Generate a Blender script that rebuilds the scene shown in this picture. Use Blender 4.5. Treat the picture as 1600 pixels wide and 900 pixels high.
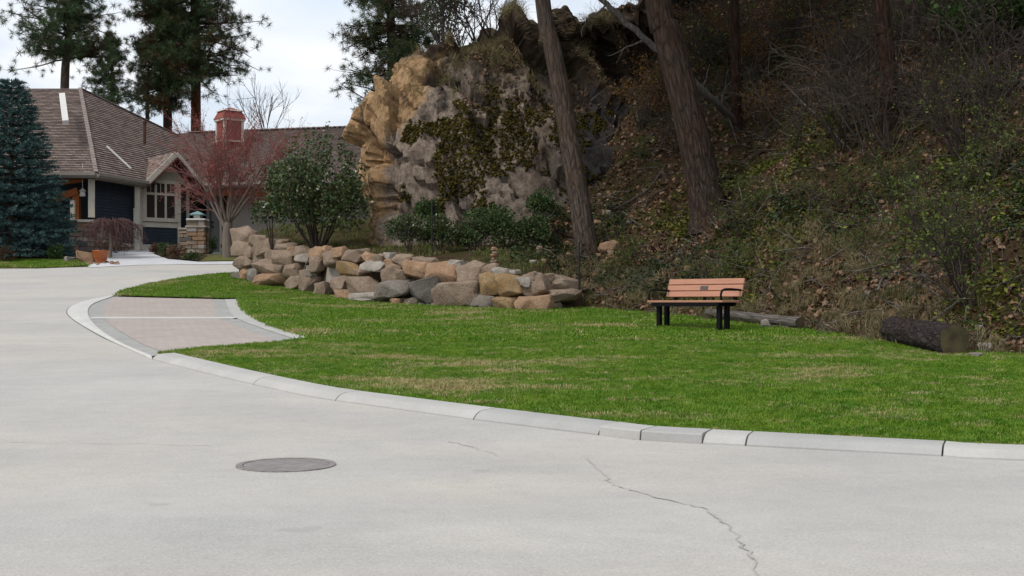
import bpy, bmesh, math, random
import numpy as np
from mathutils import Vector, Matrix, Euler, noise as mnoise

random.seed(7); RNG = np.random.default_rng(7)
for o in list(bpy.data.objects): bpy.data.objects.remove(o)
scene = bpy.context.scene
COL = scene.collection

# ------------------------------------------------------------------ camera
F, HZ, CX, CAMZ = 2000.0, 475.0, 800.0, 1.6      # focal length in photo pixels, eye level row
cam = bpy.data.cameras.new('camera'); camo = bpy.data.objects.new('camera', cam); COL.objects.link(camo)
cam.sensor_width = 36; cam.lens = 36 * F / 1600; cam.shift_y = (HZ - 450) / 1600
cam.clip_end = 3000; cam.clip_start = .05
camo.location = (0, 0, CAMZ); camo.rotation_euler = (math.radians(90), 0, 0)
scene.camera = camo
scene.render.resolution_x, scene.render.resolution_y = 1024, 576
vs = scene.view_settings
vs.view_transform = 'Standard'; vs.look = 'None'; vs.gamma = 1; vs.exposure = 0.40; vs.use_curve_mapping = False

# ------------------------------------------------------------------ sky and sun
SUN_EL, SUN_AZ = 52, 232       # azimuth the light comes from: clockwise from +y
world = bpy.data.worlds.new('World'); scene.world = world; world.use_nodes = True
wt = world.node_tree; wt.nodes.clear()
def wn(t, **k):
    n = wt.nodes.new(t)
    for a, b in k.items(): setattr(n, a, b)
    return n
sky = wn('ShaderNodeTexSky', sky_type='NISHITA'); sky.sun_disc = False
sky.sun_elevation = math.radians(SUN_EL); sky.sun_rotation = math.radians(SUN_AZ)
tc = wn('ShaderNodeTexCoord'); mp = wn('ShaderNodeMapping'); mp.inputs['Scale'].default_value = (1.6, 1.6, 5.0)
n1 = wn('ShaderNodeTexNoise'); n1.inputs['Scale'].default_value = 2.1; n1.inputs['Detail'].default_value = 6; n1.inputs['Roughness'].default_value = .55
r1 = wn('ShaderNodeValToRGB'); r1.color_ramp.elements[0].position = .30; r1.color_ramp.elements[1].position = .56
r1.color_ramp.elements[0].color = (.35, .35, .35, 1); r1.color_ramp.elements[1].color = (1, 1, 1, 1)
n2 = wn('ShaderNodeTexNoise'); n2.inputs['Scale'].default_value = 3.3; n2.inputs['Detail'].default_value = 5
r2 = wn('ShaderNodeValToRGB'); r2.color_ramp.elements[0].position = .3; r2.color_ramp.elements[1].position = .65
r2.color_ramp.elements[0].color = (5.7, 6.5, 7.5, 1); r2.color_ramp.elements[1].color = (7.9, 8.0, 8.15, 1)
mx = wn('ShaderNodeMix', data_type='RGBA'); bg = wn('ShaderNodeBackground'); bg.inputs['Strength'].default_value = .1; ow = wn('ShaderNodeOutputWorld')
L = wt.links.new
L(tc.outputs['Generated'], mp.inputs['Vector']); L(mp.outputs[0], n1.inputs['Vector']); L(mp.outputs[0], n2.inputs['Vector'])
L(n1.outputs[0], r1.inputs[0]); L(n2.outputs[0], r2.inputs[0])
L(r1.outputs[0], mx.inputs['Factor']); L(sky.outputs[0], mx.inputs['A']); L(r2.outputs[0], mx.inputs['B'])
L(mx.outputs['Result'], bg.inputs['Color']); L(bg.outputs[0], ow.inputs['Surface'])
sun = bpy.data.lights.new('sun', 'SUN'); sun.energy = 1.5; sun.angle = math.radians(10); sun.color = (1, .95, .88)
suno = bpy.data.objects.new('sun', sun); COL.objects.link(suno)
a_, e_ = math.radians(SUN_AZ), math.radians(SUN_EL)
suno.rotation_euler = (-Vector((math.sin(a_) * math.cos(e_), math.cos(a_) * math.cos(e_), math.sin(e_)))).to_track_quat('-Z', 'Y').to_euler()

# ------------------------------------------------------------------ materials
def lin(c):
    return tuple(((v / 255) / 12.92 if v / 255 <= .04045 else ((v / 255 + .055) / 1.055) ** 2.4) for v in c)
class NT:
    def __init__(s, name):
        s.m = bpy.data.materials.new(name); s.m.use_nodes = True; s.t = s.m.node_tree; s.t.nodes.clear()
        s.out = s.n('ShaderNodeOutputMaterial'); s.b = s.n('ShaderNodeBsdfPrincipled'); s.l(s.b.outputs[0], s.out.inputs[0])
        s.b.inputs['Specular IOR Level'].default_value = .25
        s._tc = None
    def n(s, t, **k):
        x = s.t.nodes.new(t)
        for a, b in k.items(): setattr(x, a, b)
        return x
    def l(s, a, b): s.t.links.new(a, b)
    def coord(s, which='Object', scale=(1, 1, 1), rot=(0, 0, 0)):
        if which == 'Position':
            src = s.n('ShaderNodeNewGeometry').outputs['Position']
        else:
            src = s.n('ShaderNodeTexCoord').outputs[which]
        if scale == (1, 1, 1) and rot == (0, 0, 0): return src
        m = s.n('ShaderNodeMapping'); m.inputs['Scale'].default_value = scale; m.inputs['Rotation'].default_value = rot
        s.l(src, m.inputs['Vector']); return m.outputs[0]
    def noise(s, vec, scale, detail=5, rough=.6, dist=0):
        x = s.n('ShaderNodeTexNoise'); x.inputs['Scale'].default_value = scale; x.inputs['Detail'].default_value = detail
        x.inputs['Roughness'].default_value = rough; x.inputs['Distortion'].default_value = dist
        s.l(vec, x.inputs['Vector']); return x.outputs[0]
    def ramp(s, fac, stops, interp='LINEAR'):
        r = s.n('ShaderNodeValToRGB'); cr = r.color_ramp; cr.interpolation = interp
        while len(cr.elements) < len(stops): cr.elements.new(.5)
        for e, (p, c) in zip(cr.elements, stops):
            e.position = p; e.color = (tuple(c) + (1,))[:4] if not isinstance(c, (int, float)) else (c, c, c, 1)
        s.l(fac, r.inputs[0]); return r.outputs[0]
    def mix(s, fac, a, b, mode='MIX'):
        x = s.n('ShaderNodeMix', data_type='RGBA', blend_type=mode)
        for k, v in (('Factor', fac), ('A', a), ('B', b)):
            if isinstance(v, (int, float)): x.inputs[k].default_value = v
            elif isinstance(v, tuple): x.inputs[k].default_value = v + (1,) if len(v) == 3 else v
            else: s.l(v, x.inputs[k])
        return x.outputs['Result']
    def math(s, op, a, b=0.0):
        x = s.n('ShaderNodeMath', operation=op)
        for i, v in enumerate((a, b)):
            if isinstance(v, (int, float)): x.inputs[i].default_value = v
            else: s.l(v, x.inputs[i])
        return x.outputs[0]
    def color(s, c):
        if isinstance(c, tuple): s.b.inputs['Base Color'].default_value = c + (1,) if len(c) == 3 else c
        else: s.l(c, s.b.inputs['Base Color'])
    def bump(s, h, strength=.5, dist=.02):
        x = s.n('ShaderNodeBump'); x.inputs['Strength'].default_value = strength; x.inputs['Distance'].default_value = dist
        s.l(h, x.inputs['Height']); s.l(x.outputs[0], s.b.inputs['Normal'])
    def rough(s, r): s.b.inputs['Roughness'].default_value = r; return s
    def spec(s, r): s.b.inputs['Specular IOR Level'].default_value = r; return s
    def translucent(s, col, fac=.3):
        tr = s.n('ShaderNodeBsdfTranslucent'); mixs = s.n('ShaderNodeMixShader'); mixs.inputs[0].default_value = fac
        if isinstance(col, tuple): tr.inputs[0].default_value = col + (1,)
        else: s.l(col, tr.inputs[0])
        s.l(s.b.outputs[0], mixs.inputs[1]); s.l(tr.outputs[0], mixs.inputs[2]); s.l(mixs.outputs[0], s.out.inputs[0])

def mat_noise(name, cols, scale=4, rough=.85, bump=.3, bscale=None, bdist=.02, coord='Object', cscale=(1, 1, 1), detail=6, spread=(.3, .7), spec=.25, fine=.0):
    t = NT(name); v = t.coord(coord, cscale)
    f = t.noise(v, scale, detail)
    k = len(cols)
    c = t.ramp(f, [(spread[0] + (spread[1] - spread[0]) * i / max(1, k - 1), cols[i]) for i in range(k)])
    if fine:
        g = t.noise(v, scale * 9, 4)
        c = t.mix(fine, c, t.ramp(g, [(.25, (.15, .15, .15)), (.75, (1, 1, 1))]), 'MULTIPLY')
    t.color(c); t.rough(rough).spec(spec)
    if bump: t.bump(t.noise(v, bscale or scale * 3, 6), bump, bdist)
    return t.m
def mat_random(name, cols, rough=.8, transl=0, noise_cols=None, nscale=.4, nth=(.45, .6), spec=.2):
    """colour picked per instance / per island; optional patches by world position"""
    t = NT(name)
    oi = t.n('ShaderNodeObjectInfo').outputs['Random']
    k = len(cols); c = t.ramp(oi, [(i / max(1, k - 1), cols[i]) for i in range(k)])
    if noise_cols:
        f = t.noise(t.coord('Position', (1, 1.0, 1)), nscale, 5, .65)
        m = t.ramp(f, [(nth[0], 0.), (nth[1], 1.)])
        k2 = len(noise_cols); c2 = t.ramp(oi, [(i / max(1, k2 - 1), noise_cols[i]) for i in range(k2)])
        c = t.mix(m, c, c2)
    t.color(c); t.rough(rough).spec(spec)
    if transl: t.translucent(c, transl)
    return t.m
def mat_island(name, cols, rough=.75, transl=0., spec=.2, pos=None, pscale=1.):
    """leaf colour varied per loose piece of one mesh"""
    t = NT(name)
    r = t.n('ShaderNodeNewGeometry').outputs['Random Per Island']
    k = len(cols); c = t.ramp(r, [(i / max(1, k - 1), cols[i]) for i in range(k)])
    if pos:
        f = t.noise(t.coord('Position'), pscale, 3); c = t.mix(t.ramp(f, [(.5, 0.), (.62, 1.)]), c, pos)
    t.color(c); t.rough(rough).spec(spec)
    if transl: t.translucent(c, transl)
    return t.m

M = {}
# ------------------------------------------------------------------ object helpers
def link(o, parent=None):
    COL.objects.link(o)
    if parent: o.parent = parent
    return o
def tag(o, label=None, cat=None, group=None, kind=None):
    if label: o['label'] = label
    if cat: o['category'] = cat
    if group: o['group'] = group
    if kind: o['kind'] = kind
    return o
def empty(name, loc=(0, 0, 0), rz=0):
    o = bpy.data.objects.new(name, None); o.empty_display_size = .2; o.location = loc; o.rotation_euler = (0, 0, rz)
    return link(o)
def mesh_np(name, V, Fc, material=None, parent=None, smooth=False):
    """V (n,3), Fc list of faces or (m,k) array"""
    me = bpy.data.meshes.new(name)
    if isinstance(Fc, np.ndarray):
        V = np.asarray(V, dtype=np.float32); m, k = Fc.shape
        me.vertices.add(len(V)); me.vertices.foreach_set('co', V.ravel())
        me.loops.add(m * k); me.loops.foreach_set('vertex_index', Fc.astype(np.int32).ravel())
        me.polygons.add(m); me.polygons.foreach_set('loop_start', np.arange(0, m * k, k, dtype=np.int32))
        me.update(calc_edges=True)
    else:
        me.from_pydata([tuple(v) for v in V], [], Fc); me.update()
    if smooth: me.polygons.foreach_set('use_smooth', [True] * len(me.polygons))
    if material: me.materials.append(material)
    o = bpy.data.objects.new(name, me)
    return link(o, parent)
class MB:
    def __init__(s): s.v = []; s.f = []
    def add(s, V, Fs):
        b = len(s.v); s.v += [tuple(p) for p in V]; s.f += [tuple(i + b for i in f) for f in Fs]
    def box(s, c, size, R=None, bevel=0, taper=1):
        x, y, z = (k / 2 for k in size); c = Vector(c)
        P = [Vector((i * x * (taper if kk > 0 else 1), j * y * (taper if kk > 0 else 1), kk * z)) for kk in (-1, 1) for j in (-1, 1) for i in (-1, 1)]
        if R is not None: P = [R @ p for p in P]
        s.add([p + c for p in P], [(0, 2, 3, 1), (4, 5, 7, 6), (0, 1, 5, 4), (2, 6, 7, 3), (0, 4, 6, 2), (1, 3, 7, 5)])
    def bar(s, a, b, w, h, up=(0, 0, 1)):
        a, b = Vector(a), Vector(b); d = b - a; L_ = d.length; d.normalize(); up = Vector(up)
        x = d; y = up.cross(x)
        if y.length < 1e-4: y = Vector((0, 1, 0)).cross(x)
        y.normalize(); z = x.cross(y); R = Matrix((x, y, z)).transposed()
        s.box((a + b) / 2, (L_, w, h), R)
    def cyl(s, a, b, ra, rb, k=10, cap=True):
        a, b = Vector(a), Vector(b); d = (b - a).normalized(); x = d.orthogonal().normalized(); y = d.cross(x)
        V = []
        for c, r in ((a, ra), (b, rb)):
            V += [c + r * (math.cos(2 * math.pi * i / k) * x + math.sin(2 * math.pi * i / k) * y) for i in range(k)]
        Fs = [(i, (i + 1) % k, k + (i + 1) % k, k + i) for i in range(k)]
        if cap: Fs += [tuple(range(k - 1, -1, -1)), tuple(range(k, 2 * k))]
        s.add(V, Fs)
    def build(s, name, material, parent=None, smooth=False, bevel=0):
        o = mesh_np(name, s.v, s.f, material, parent, smooth)
        if bevel:
            bm = bmesh.new(); bm.from_mesh(o.data)
            bmesh.ops.bevel(bm, geom=bm.edges[:], offset=bevel, segments=1, affect='EDGES'); bm.to_mesh(o.data); bm.free()
        return o
def fbm(P, scale, octaves=5, H=1.0, seed=0.0):
    out = np.empty(len(P))
    for i, p in enumerate(P):
        out[i] = mnoise.fractal(Vector((p[0] * scale + seed, p[1] * scale - seed * .7, p[2] * scale + seed * 1.3)), H, 2.1, octaves)
    return out
def fast_noise(P, scale, octaves=4, seed=0, gain=.5):
    """vectorised value noise on (n,2|3) points, about -1..1"""
    P = np.asarray(P, float) * scale; out = np.zeros(len(P)); amp = 1.; tot = 0.
    for o in range(octaves):
        Q = P + 17.3 * (o + 1) + seed * 5.77; I = np.floor(Q).astype(np.int64); T = Q - I; T = T * T * (3 - 2 * T)
        D = P.shape[1]; acc = np.zeros(len(P))
        for c in range(1 << D):
            h = np.full(len(P), 1013 * (seed + 1) + o * 7919, dtype=np.int64); w = np.ones(len(P))
            for k in range(D):
                b = (c >> k) & 1; h = h * 374761393 + (I[:, k] + b) * 668265263; h = (h ^ (h >> 13)) & 0x7fffffff
                w *= T[:, k] if b else 1 - T[:, k]
            h = (h * 1274126177) & 0x7fffffff; h = (h ^ (h >> 16)) & 0xffff
            acc += w * (h / 32767.5 - 1)
        out += amp * acc; tot += amp; amp *= gain; P = P * 2.03
    return out / tot * 1.6
def catmull(P, n):
    P = [np.asarray(p, float) for p in P]; P = [2 * P[0] - P[1]] + P + [2 * P[-1] - P[-2]]; out = []
    for i in range(1, len(P) - 2):
        for k in range(n):
            t = k / n; a, b, c, d = P[i - 1:i + 3]
            out.append(.5 * (2 * b + (c - a) * t + (2 * a - 5 * b + 4 * c - d) * t * t + (3 * b - a - 3 * c + d) * t ** 3))
    out.append(P[-2]); return np.array(out)
class Tubes:
    def __init__(s): s.V = []; s.F = []; s.n = 0
    def add(s, pts, rad, k=4):
        pts = np.asarray(pts, float); n = len(pts); rad = np.asarray(rad, float)
        t = np.gradient(pts, axis=0); t /= np.linalg.norm(t, axis=1)[:, None] + 1e-9
        ref = np.array([.31, .22, .92]) if abs(t[0, 2]) < .85 else np.array([.92, .3, .1])
        x = np.cross(t, ref); x /= np.linalg.norm(x, axis=1)[:, None] + 1e-9; y = np.cross(t, x)
        a = np.arange(k) * 2 * math.pi / k
        ring = pts[:, None, :] + rad[:, None, None] * (np.cos(a)[None, :, None] * x[:, None, :] + np.sin(a)[None, :, None] * y[:, None, :])
        s.V.append(ring.reshape(-1, 3))
        i = np.arange(n - 1)[:, None] * k; j = np.arange(k)[None, :]; j2 = (j + 1) % k
        f = np.stack([i + j, i + j2, i + k + j2, i + k + j], -1).reshape(-1, 4) + s.n
        s.F.append(f); s.n += n * k
    def build(s, name, material, parent=None, smooth=True):
        return mesh_np(name, np.concatenate(s.V), np.concatenate(s.F), material, parent, smooth)
def merge_instances(tv, tf, pos, R, scl):
    """one mesh of many copies of a template: tv (n,3), tf (m,k); pos (c,3), R (c,3,3), scl (c,)"""
    V = np.einsum('cij,nj->cni', R, tv) * scl[:, None, None] + pos[:, None, :]
    c = len(pos); n = len(tv)
    Fc = tf[None] + (np.arange(c) * n)[:, None, None]
    return V.reshape(-1, 3), Fc.reshape(-1, tf.shape[1])
def rand_rot(n, rng=RNG):
    q = rng.normal(size=(n, 4)); q /= np.linalg.norm(q, axis=1)[:, None]; w, x, y, z = q.T
    return np.stack([np.stack([1 - 2 * (y * y + z * z), 2 * (x * y - z * w), 2 * (x * z + y * w)], -1),
                     np.stack([2 * (x * y + z * w), 1 - 2 * (x * x + z * z), 2 * (y * z - x * w)], -1),
                     np.stack([2 * (x * z - y * w), 2 * (y * z + x * w), 1 - 2 * (x * x + y * y)], -1)], 1)
def frame_from(dirs, rng=RNG):
    """rotation whose z axis is dir, random spin"""
    d = dirs / (np.linalg.norm(dirs, axis=1)[:, None] + 1e-9); r = rng.normal(size=d.shape)
    x = np.cross(d, r); x /= np.linalg.norm(x, axis=1)[:, None] + 1e-9; y = np.cross(d, x)
    return np.stack([x, y, d], -1)
def gn_scatter(name, tmpl, pts, rots, scales, parent=None):
    me = bpy.data.meshes.new(name); me.vertices.add(len(pts)); me.vertices.foreach_set('co', np.asarray(pts, np.float32).ravel())
    a = me.attributes.new('rot', 'FLOAT_VECTOR', 'POINT'); a.data.foreach_set('vector', np.asarray(rots, np.float32).ravel())
    a = me.attributes.new('scl', 'FLOAT', 'POINT'); a.data.foreach_set('value', np.asarray(scales, np.float32))
    o = bpy.data.objects.new(name, me); link(o, parent)
    g = bpy.data.node_groups.new(name + '_scatter', 'GeometryNodeTree')
    g.interface.new_socket('Geometry', in_out='INPUT', socket_type='NodeSocketGeometry'); g.interface.new_socket('Geometry', in_out='OUTPUT', socket_type='NodeSocketGeometry')
    gi = g.nodes.new('NodeGroupInput'); go = g.nodes.new('NodeGroupOutput'); ip = g.nodes.new('GeometryNodeInstanceOnPoints'); oi = g.nodes.new('GeometryNodeObjectInfo')
    oi.inputs['Object'].default_value = tmpl
    ra = g.nodes.new('GeometryNodeInputNamedAttribute'); ra.data_type = 'FLOAT_VECTOR'; ra.inputs[0].default_value = 'rot'
    sa = g.nodes.new('GeometryNodeInputNamedAttribute'); sa.data_type = 'FLOAT'; sa.inputs[0].default_value = 'scl'
    k = g.links.new; k(gi.outputs[0], ip.inputs['Points']); k(oi.outputs['Geometry'], ip.inputs['Instance']); k(ra.outputs[0], ip.inputs['Rotation']); k(sa.outputs[0], ip.inputs['Scale']); k(ip.outputs[0], go.inputs[0])
    md = o.modifiers.new('scatter', 'NODES'); md.node_group = g
    return o
def template(name, V, Fs, material):
    me = bpy.data.meshes.new(name); me.from_pydata([tuple(map(float, v)) for v in V], [], [tuple(int(i) for i in f) for f in Fs]); me.update(); me.materials.append(material)
    return bpy.data.objects.new(name, me)

# ------------------------------------------------------------------ terrain functions
_pd = np.array([-60, 0, 5, 8.7, 10, 14, 20, 28, 34, 38, 42, 45, 48, 50, 53, 56, 60, 75, 900.])
_pz = np.array([.42, .46, .485, .5, .53, .735, 1.05, 1.47, 1.79, 2.24, 2.72, 3.06, 3.36, 3.56, 3.82, 3.92, 3.95, 3.95, 3.95])
_dd = np.arange(-60, 900, .25); _zz = np.interp(_dd, _pd, _pz)
_k = np.hanning(17); _k /= _k.sum(); _zz = np.convolve(np.pad(_zz, 8, 'edge'), _k, 'valid')
def prof(y): return np.interp(y, _dd, _zz)
def px(x, y, d): return Vector(((x - CX) / F * d, d, CAMZ + (HZ - y) / F * d))
_sd = np.arange(3, 75, .01)
def gp(x, y):
    f = CAMZ + (HZ - y) / F * _sd - prof(_sd)
    i = np.nonzero((f[:-1] > 0) & (f[1:] <= 0))[0]
    d = _sd[i[0]] if len(i) else 75.
    return np.array([(x - CX) / F * d, d])

# kerb line (grass edge of the road), from the right edge of the place round to the far end of the lawn
KERB_PX = [(1600, 720), (1465, 713), (1165, 697), (1000, 688), (935, 680), (740, 656), (600, 637), (490, 621), (400, 602), (320, 583), (238, 562)]
kerb_near = [np.array([30., 1.5]), np.array([14., 6.0]), np.array([7.5, 7.9])] + [gp(*p) for p in KERB_PX]
KERB_BAY_PX = [(238, 562), (180, 536), (140, 515), (113, 498), (105, 487), (114, 477), (142, 468), (182, 460)]
kerb_bay = [gp(*p) for p in KERB_BAY_PX]
kerb_far = [gp(*p) for p in [(182, 460), (230, 447), (300, 434.5), (352, 429.5), (380, 428)]] + [np.array([-7.2, 43.5])]
K1 = catmull(kerb_near, 8); K2 = catmull(kerb_bay, 8); K3 = catmull(kerb_far, 6)
# wall base
WALL_PX = [(368, 437), (400, 444), (430, 450), (480, 459), (530, 468), (565, 474), (620, 479), (700, 483), (760, 485), (820, 489), (870, 488), (908, 486)]
wall_base = np.array([gp(*p) for p in WALL_PX])
WB = catmull(wall_base, 6)
def wall_h(pxx): return float(np.interp(pxx, [368, 480, 620, 700, 800, 870, 908, 930], [1.45, 1.25, 1.15, 1.08, .84, .72, .5, 0]))
# hill foot: right -> left, then behind the wall
foot_r = [np.array([45., 1.]), np.array([28., 8.]), np.array([14., 13.2])] + [gp(*p) for p in [(1600, 562), (1500, 557), (1400, 545), (1270, 526), (1150, 510), (1000, 494)]]
lawn_foot = np.array(foot_r + [wall_base[-1]])
FOOT = np.array(foot_r + list(wall_base[::-1] + np.array([.12, .45])) + [np.array([-8.6, 46.]), np.array([-8.2, 62.]), np.array([-8., 90.])])
_cum = np.concatenate([[0], np.cumsum(np.linalg.norm(np.diff(FOOT, axis=0), axis=1))])
_foot_h = np.array([0.] * len(foot_r) + [wall_h(p[0]) for p in WALL_PX[::-1]] + [1.3, 1.0, 1.0])
def foot_dist(X, Y):
    P = np.stack([X, Y], -1); best = np.full(len(P), 1e9); side = np.zeros(len(P)); hw = np.zeros(len(P))
    for i in range(len(FOOT) - 1):
        a, b = FOOT[i], FOOT[i + 1]; ab = b - a; t = np.clip(((P - a) @ ab) / (ab @ ab), 0, 1); q = a + t[:, None] * ab
        d = np.linalg.norm(P - q, axis=1); cr = ab[0] * (P[:, 1] - a[1]) - ab[1] * (P[:, 0] - a[0]); m = d < best
        best = np.where(m, d, best); side = np.where(m, np.where(cr < 0, 1, -1), side); hw = np.where(m, _foot_h[i] + t * (_foot_h[i + 1] - _foot_h[i]), hw)
    poly = [tuple(p) for p in FOOT] + [(-8., 300.), (300., 300.), (300., 1.)]; ins = np.zeros(len(P), bool); j = len(poly) - 1; x, y = P[:, 0], P[:, 1]
    for i in range(len(poly)):
        xi, yi = poly[i]; xj, yj = poly[j]; ins ^= ((yi > y) != (yj > y)) & (x < (xj - xi) * (y - yi) / (yj - yi + 1e-12) + xi); j = i
    return best * np.where(ins, 1, -1), hw
def sstep(x, a, b):
    t = np.clip((x - a) / (b - a), 0, 1); return t * t * (3 - 2 * t)
def hillz(X, Y, detail=True):
    X = np.atleast_1d(np.asarray(X, float)); Y = np.atleast_1d(np.asarray(Y, float))
    t, hw = foot_dist(X, Y); tp = np.maximum(t, 0)
    terr = sstep(hw, .15, .9)                                  # 1 behind the wall: flat terrace first
    tt = np.maximum(tp - 2.6 * terr, 0)
    slope = np.interp(tt, [0, 1.0, 2.2, 12, 18, 40, 80], [0, .34, 1.15, 9.6, 13.6, 26, 36])
    m = np.maximum(sstep(X - .10 * (Y - 36), -2.0, 5.2), .0)
    z = prof(Y) + hw * sstep(t, 0.0, .35) * .93 + .10 * np.minimum(tp, 2.6) * terr + slope * m - .06
    if detail:
        P = np.stack([X, Y], -1); amp = sstep(tt, .2, 3) * m
        z = z + amp * (.42 * fast_noise(P, .33, 3, 3) + .16 * fast_noise(P, 1.3, 4, 4)) + (.03 * fast_noise(P, 3.1, 3, 5)) * sstep(tp, 0, .5)
    return z - .35 * sstep(-t, 0, .25)
def hp(x, y):
    """point of the hillside seen at photo pixel (x, y)"""
    d = np.arange(14, 75, .05); X = (x - CX) / F * d; z = CAMZ + (HZ - y) / F * d
    f = z - hillz(X, d); i = np.nonzero((f[:-1] > 0) & (f[1:] <= 0))[0]
    k = i[0] if len(i) else len(d) - 1
    return Vector((X[k], d[k], float(z[k])))

# ================================================================== SETTING
def sheet(name, poly, off, material, parent=None, step=.5, kind='structure', zf=None):
    bm = bmesh.new(); vs_ = [bm.verts.new((float(p[0]), float(p[1]), 0)) for p in poly]; f = bm.faces.new(vs_)
    bmesh.ops.triangulate(bm, faces=[f], ngon_method='EAR_CLIP')
    ys = [p[1] for p in poly]; y = math.ceil(min(ys) / step) * step
    while y < max(ys):
        bmesh.ops.bisect_plane(bm, geom=bm.verts[:] + bm.edges[:] + bm.faces[:], plane_co=(0, y, 0), plane_no=(0, 1, 0), dist=1e-5); y += step
    bmesh.ops.triangulate(bm, faces=[f for f in bm.faces if len(f.verts) > 4])
    for v in bm.verts: v.co.z = (float(prof(v.co.y)) if zf is None else zf(v.co.x, v.co.y)) + off
    bmesh.ops.recalc_face_normals(bm, faces=bm.faces)
    if sum(f.normal.z for f in bm.faces) < 0: bmesh.ops.reverse_faces(bm, faces=bm.faces)
    me = bpy.data.meshes.new(name); bm.to_mesh(me); bm.free(); me.materials.append(material)
    o = bpy.data.objects.new(name, me); link(o, parent)
    if kind and not parent: o['kind'] = kind
    return o
def gps(L_): return [gp(*p) for p in L_]

# materials of the setting
def make_road():
    t = NT('road_asphalt'); v = t.coord('Position')
    big = t.noise(t.coord('Position', (.35, .9, .3)), .55, 5, .6); fine = t.noise(v, 55, 3, .7); mid = t.noise(v, 4.5, 6, .7)
    c = t.ramp(big, [(.22, (.42, .41, .39)), (.5, (.51, .485, .445)), (.78, (.57, .535, .485))])
    c = t.mix(.5, c, t.ramp(fine, [(.32, (.62, .62, .62)), (.5, (.95, .95, .95)), (.7, (1.0, 1, 1))]), 'MULTIPLY')
    c = t.mix(.35, c, t.ramp(mid, [(.35, (.8, .8, .8)), (.6, (1, 1, 1))]), 'MULTIPLY')
    bl = t.noise(v, .8, 4, .6); hu = t.noise(t.coord('Position', (.7, 1, 1)), .33, 3, .5); c = t.mix(.55, c, t.ramp(bl, [(.3, (.84, .845, .86)), (.7, (1.06, 1.05, 1.03))]), 'MULTIPLY'); c = t.mix(.6, c, t.ramp(hu, [(.35, (.95, .97, 1.0)), (.65, (1.03, 1.0, .965))]), 'MULTIPLY')
    sp = t.noise(v, 95, 2, .5); c = t.mix(t.ramp(sp, [(.60, 0.), (.70, .55)]), c, (.66, .645, .61)); c = t.mix(t.ramp(sp, [(.30, .5), (.40, 0.)]), c, (.27, .265, .255))
    st_ = t.noise(v, 2.3, 3, .5); c = t.mix(t.ramp(st_, [(.72, 0.), (.76, .35)]), c, (.30, .29, .275))
    t.color(c); t.rough(.9); t.bump(fine, .35, .006); return t.m
M['road'] = make_road()
def make_concrete(name, base, k=1.):
    t = NT(name); v = t.coord('Position'); a = t.noise(v, 1.7, 6, .65); b = t.noise(v, 38, 3, .6)
    c = t.ramp(a, [(.3, tuple(x * .84 for x in base)), (.7, base)]); c = t.mix(.3, c, t.ramp(b, [(.3, (.75, .75, .74)), (.65, (1, 1, 1))]), 'MULTIPLY')
    t.color(c); t.rough(.88); t.bump(b, .25, .005); return t.m
M['kerb'] = make_concrete('kerb_concrete', (.50, .485, .455)); M['kerb_dirty'] = make_concrete('kerb_weathered_concrete', (.44, .43, .41))
M['kerb_light'] = make_concrete('dropped_kerb_concrete', (.61, .595, .56)); M['drive'] = make_concrete('driveway_concrete', (.62, .62, .63))
def make_paver(name, cols, mortar, rot=.5):
    t = NT(name); v = t.coord('Position', (1, 1, 0), (0, 0, rot)); br = t.n('ShaderNodeTexBrick')
    br.inputs['Scale'].default_value = 1; br.inputs['Brick Width'].default_value = .22; br.inputs['Row Height'].default_value = .11; br.inputs['Mortar Size'].default_value = .006
    br.inputs['Color1'].default_value = cols[0] + (1,); br.inputs['Color2'].default_value = cols[1] + (1,); br.inputs['Mortar'].default_value = mortar + (1,); t.l(v, br.inputs['Vector'])
    n = t.noise(t.coord('Position'), 1.1, 6, .65); c = t.mix(.4, br.outputs['Color'], t.ramp(n, [(.3, (.72, .72, .72)), (.65, (1, 1, 1))]), 'MULTIPLY')
    t.color(c); t.rough(.9); t.bump(br.outputs['Fac'], -.5, .006); return t.m
M['paver_pink'] = make_paver('pink_paver', ((.47, .395, .35), (.415, .355, .32)), (.33, .295, .27)); M['paver_grey'] = make_paver('grey_paver', ((.42, .415, .385), (.36, .355, .335)), (.27, .265, .25), .9)
def make_soil(name, cols, sc=1.4):
    t = NT(name); v = t.coord('Position'); a = t.noise(v, sc, 7, .7); b = t.noise(v, 22, 5, .7)
    c = t.ramp(a, [(.28 + .44 * i / (len(cols) - 1), cols[i]) for i in range(len(cols))]); c = t.mix(.7, c, t.ramp(b, [(.3, (.35, .33, .3)), (.6, (1, 1, 1))]), 'MULTIPLY')
    t.color(c); t.rough(.95).spec(.1); t.bump(b, .8, .05); return t.m
M['ground'] = make_soil('soil_ground', [(.10, .085, .06), (.14, .12, .07), (.09, .11, .04)])
M['hill'] = make_soil('hillside_soil', [(.03, .019, .012), (.075, .046, .027), (.05, .052, .014), (.115, .072, .042)])
M['mulch'] = make_soil('bark_mulch', [(.05, .03, .02), (.09, .055, .035)])
def make_lawn():
    t = NT('lawn_soil'); f = t.noise(t.coord('Position', (.55, 1.0, 1)), .75, 5, .65); g = t.noise(t.coord('Position'), 14, 5, .7)
    c = t.ramp(g, [(.3, (.04, .075, .010)), (.7, (.11, .15, .028))]); c = t.mix(t.ramp(f, [(.54, 0.), (.66, 1.)]), c, t.ramp(g, [(.3, (.17, .12, .055)), (.7, (.33, .26, .13))]))
    t.color(c); t.rough(.95).spec(.1); t.bump(g, .6, .03); return t.m
M['lawn'] = make_lawn()

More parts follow.
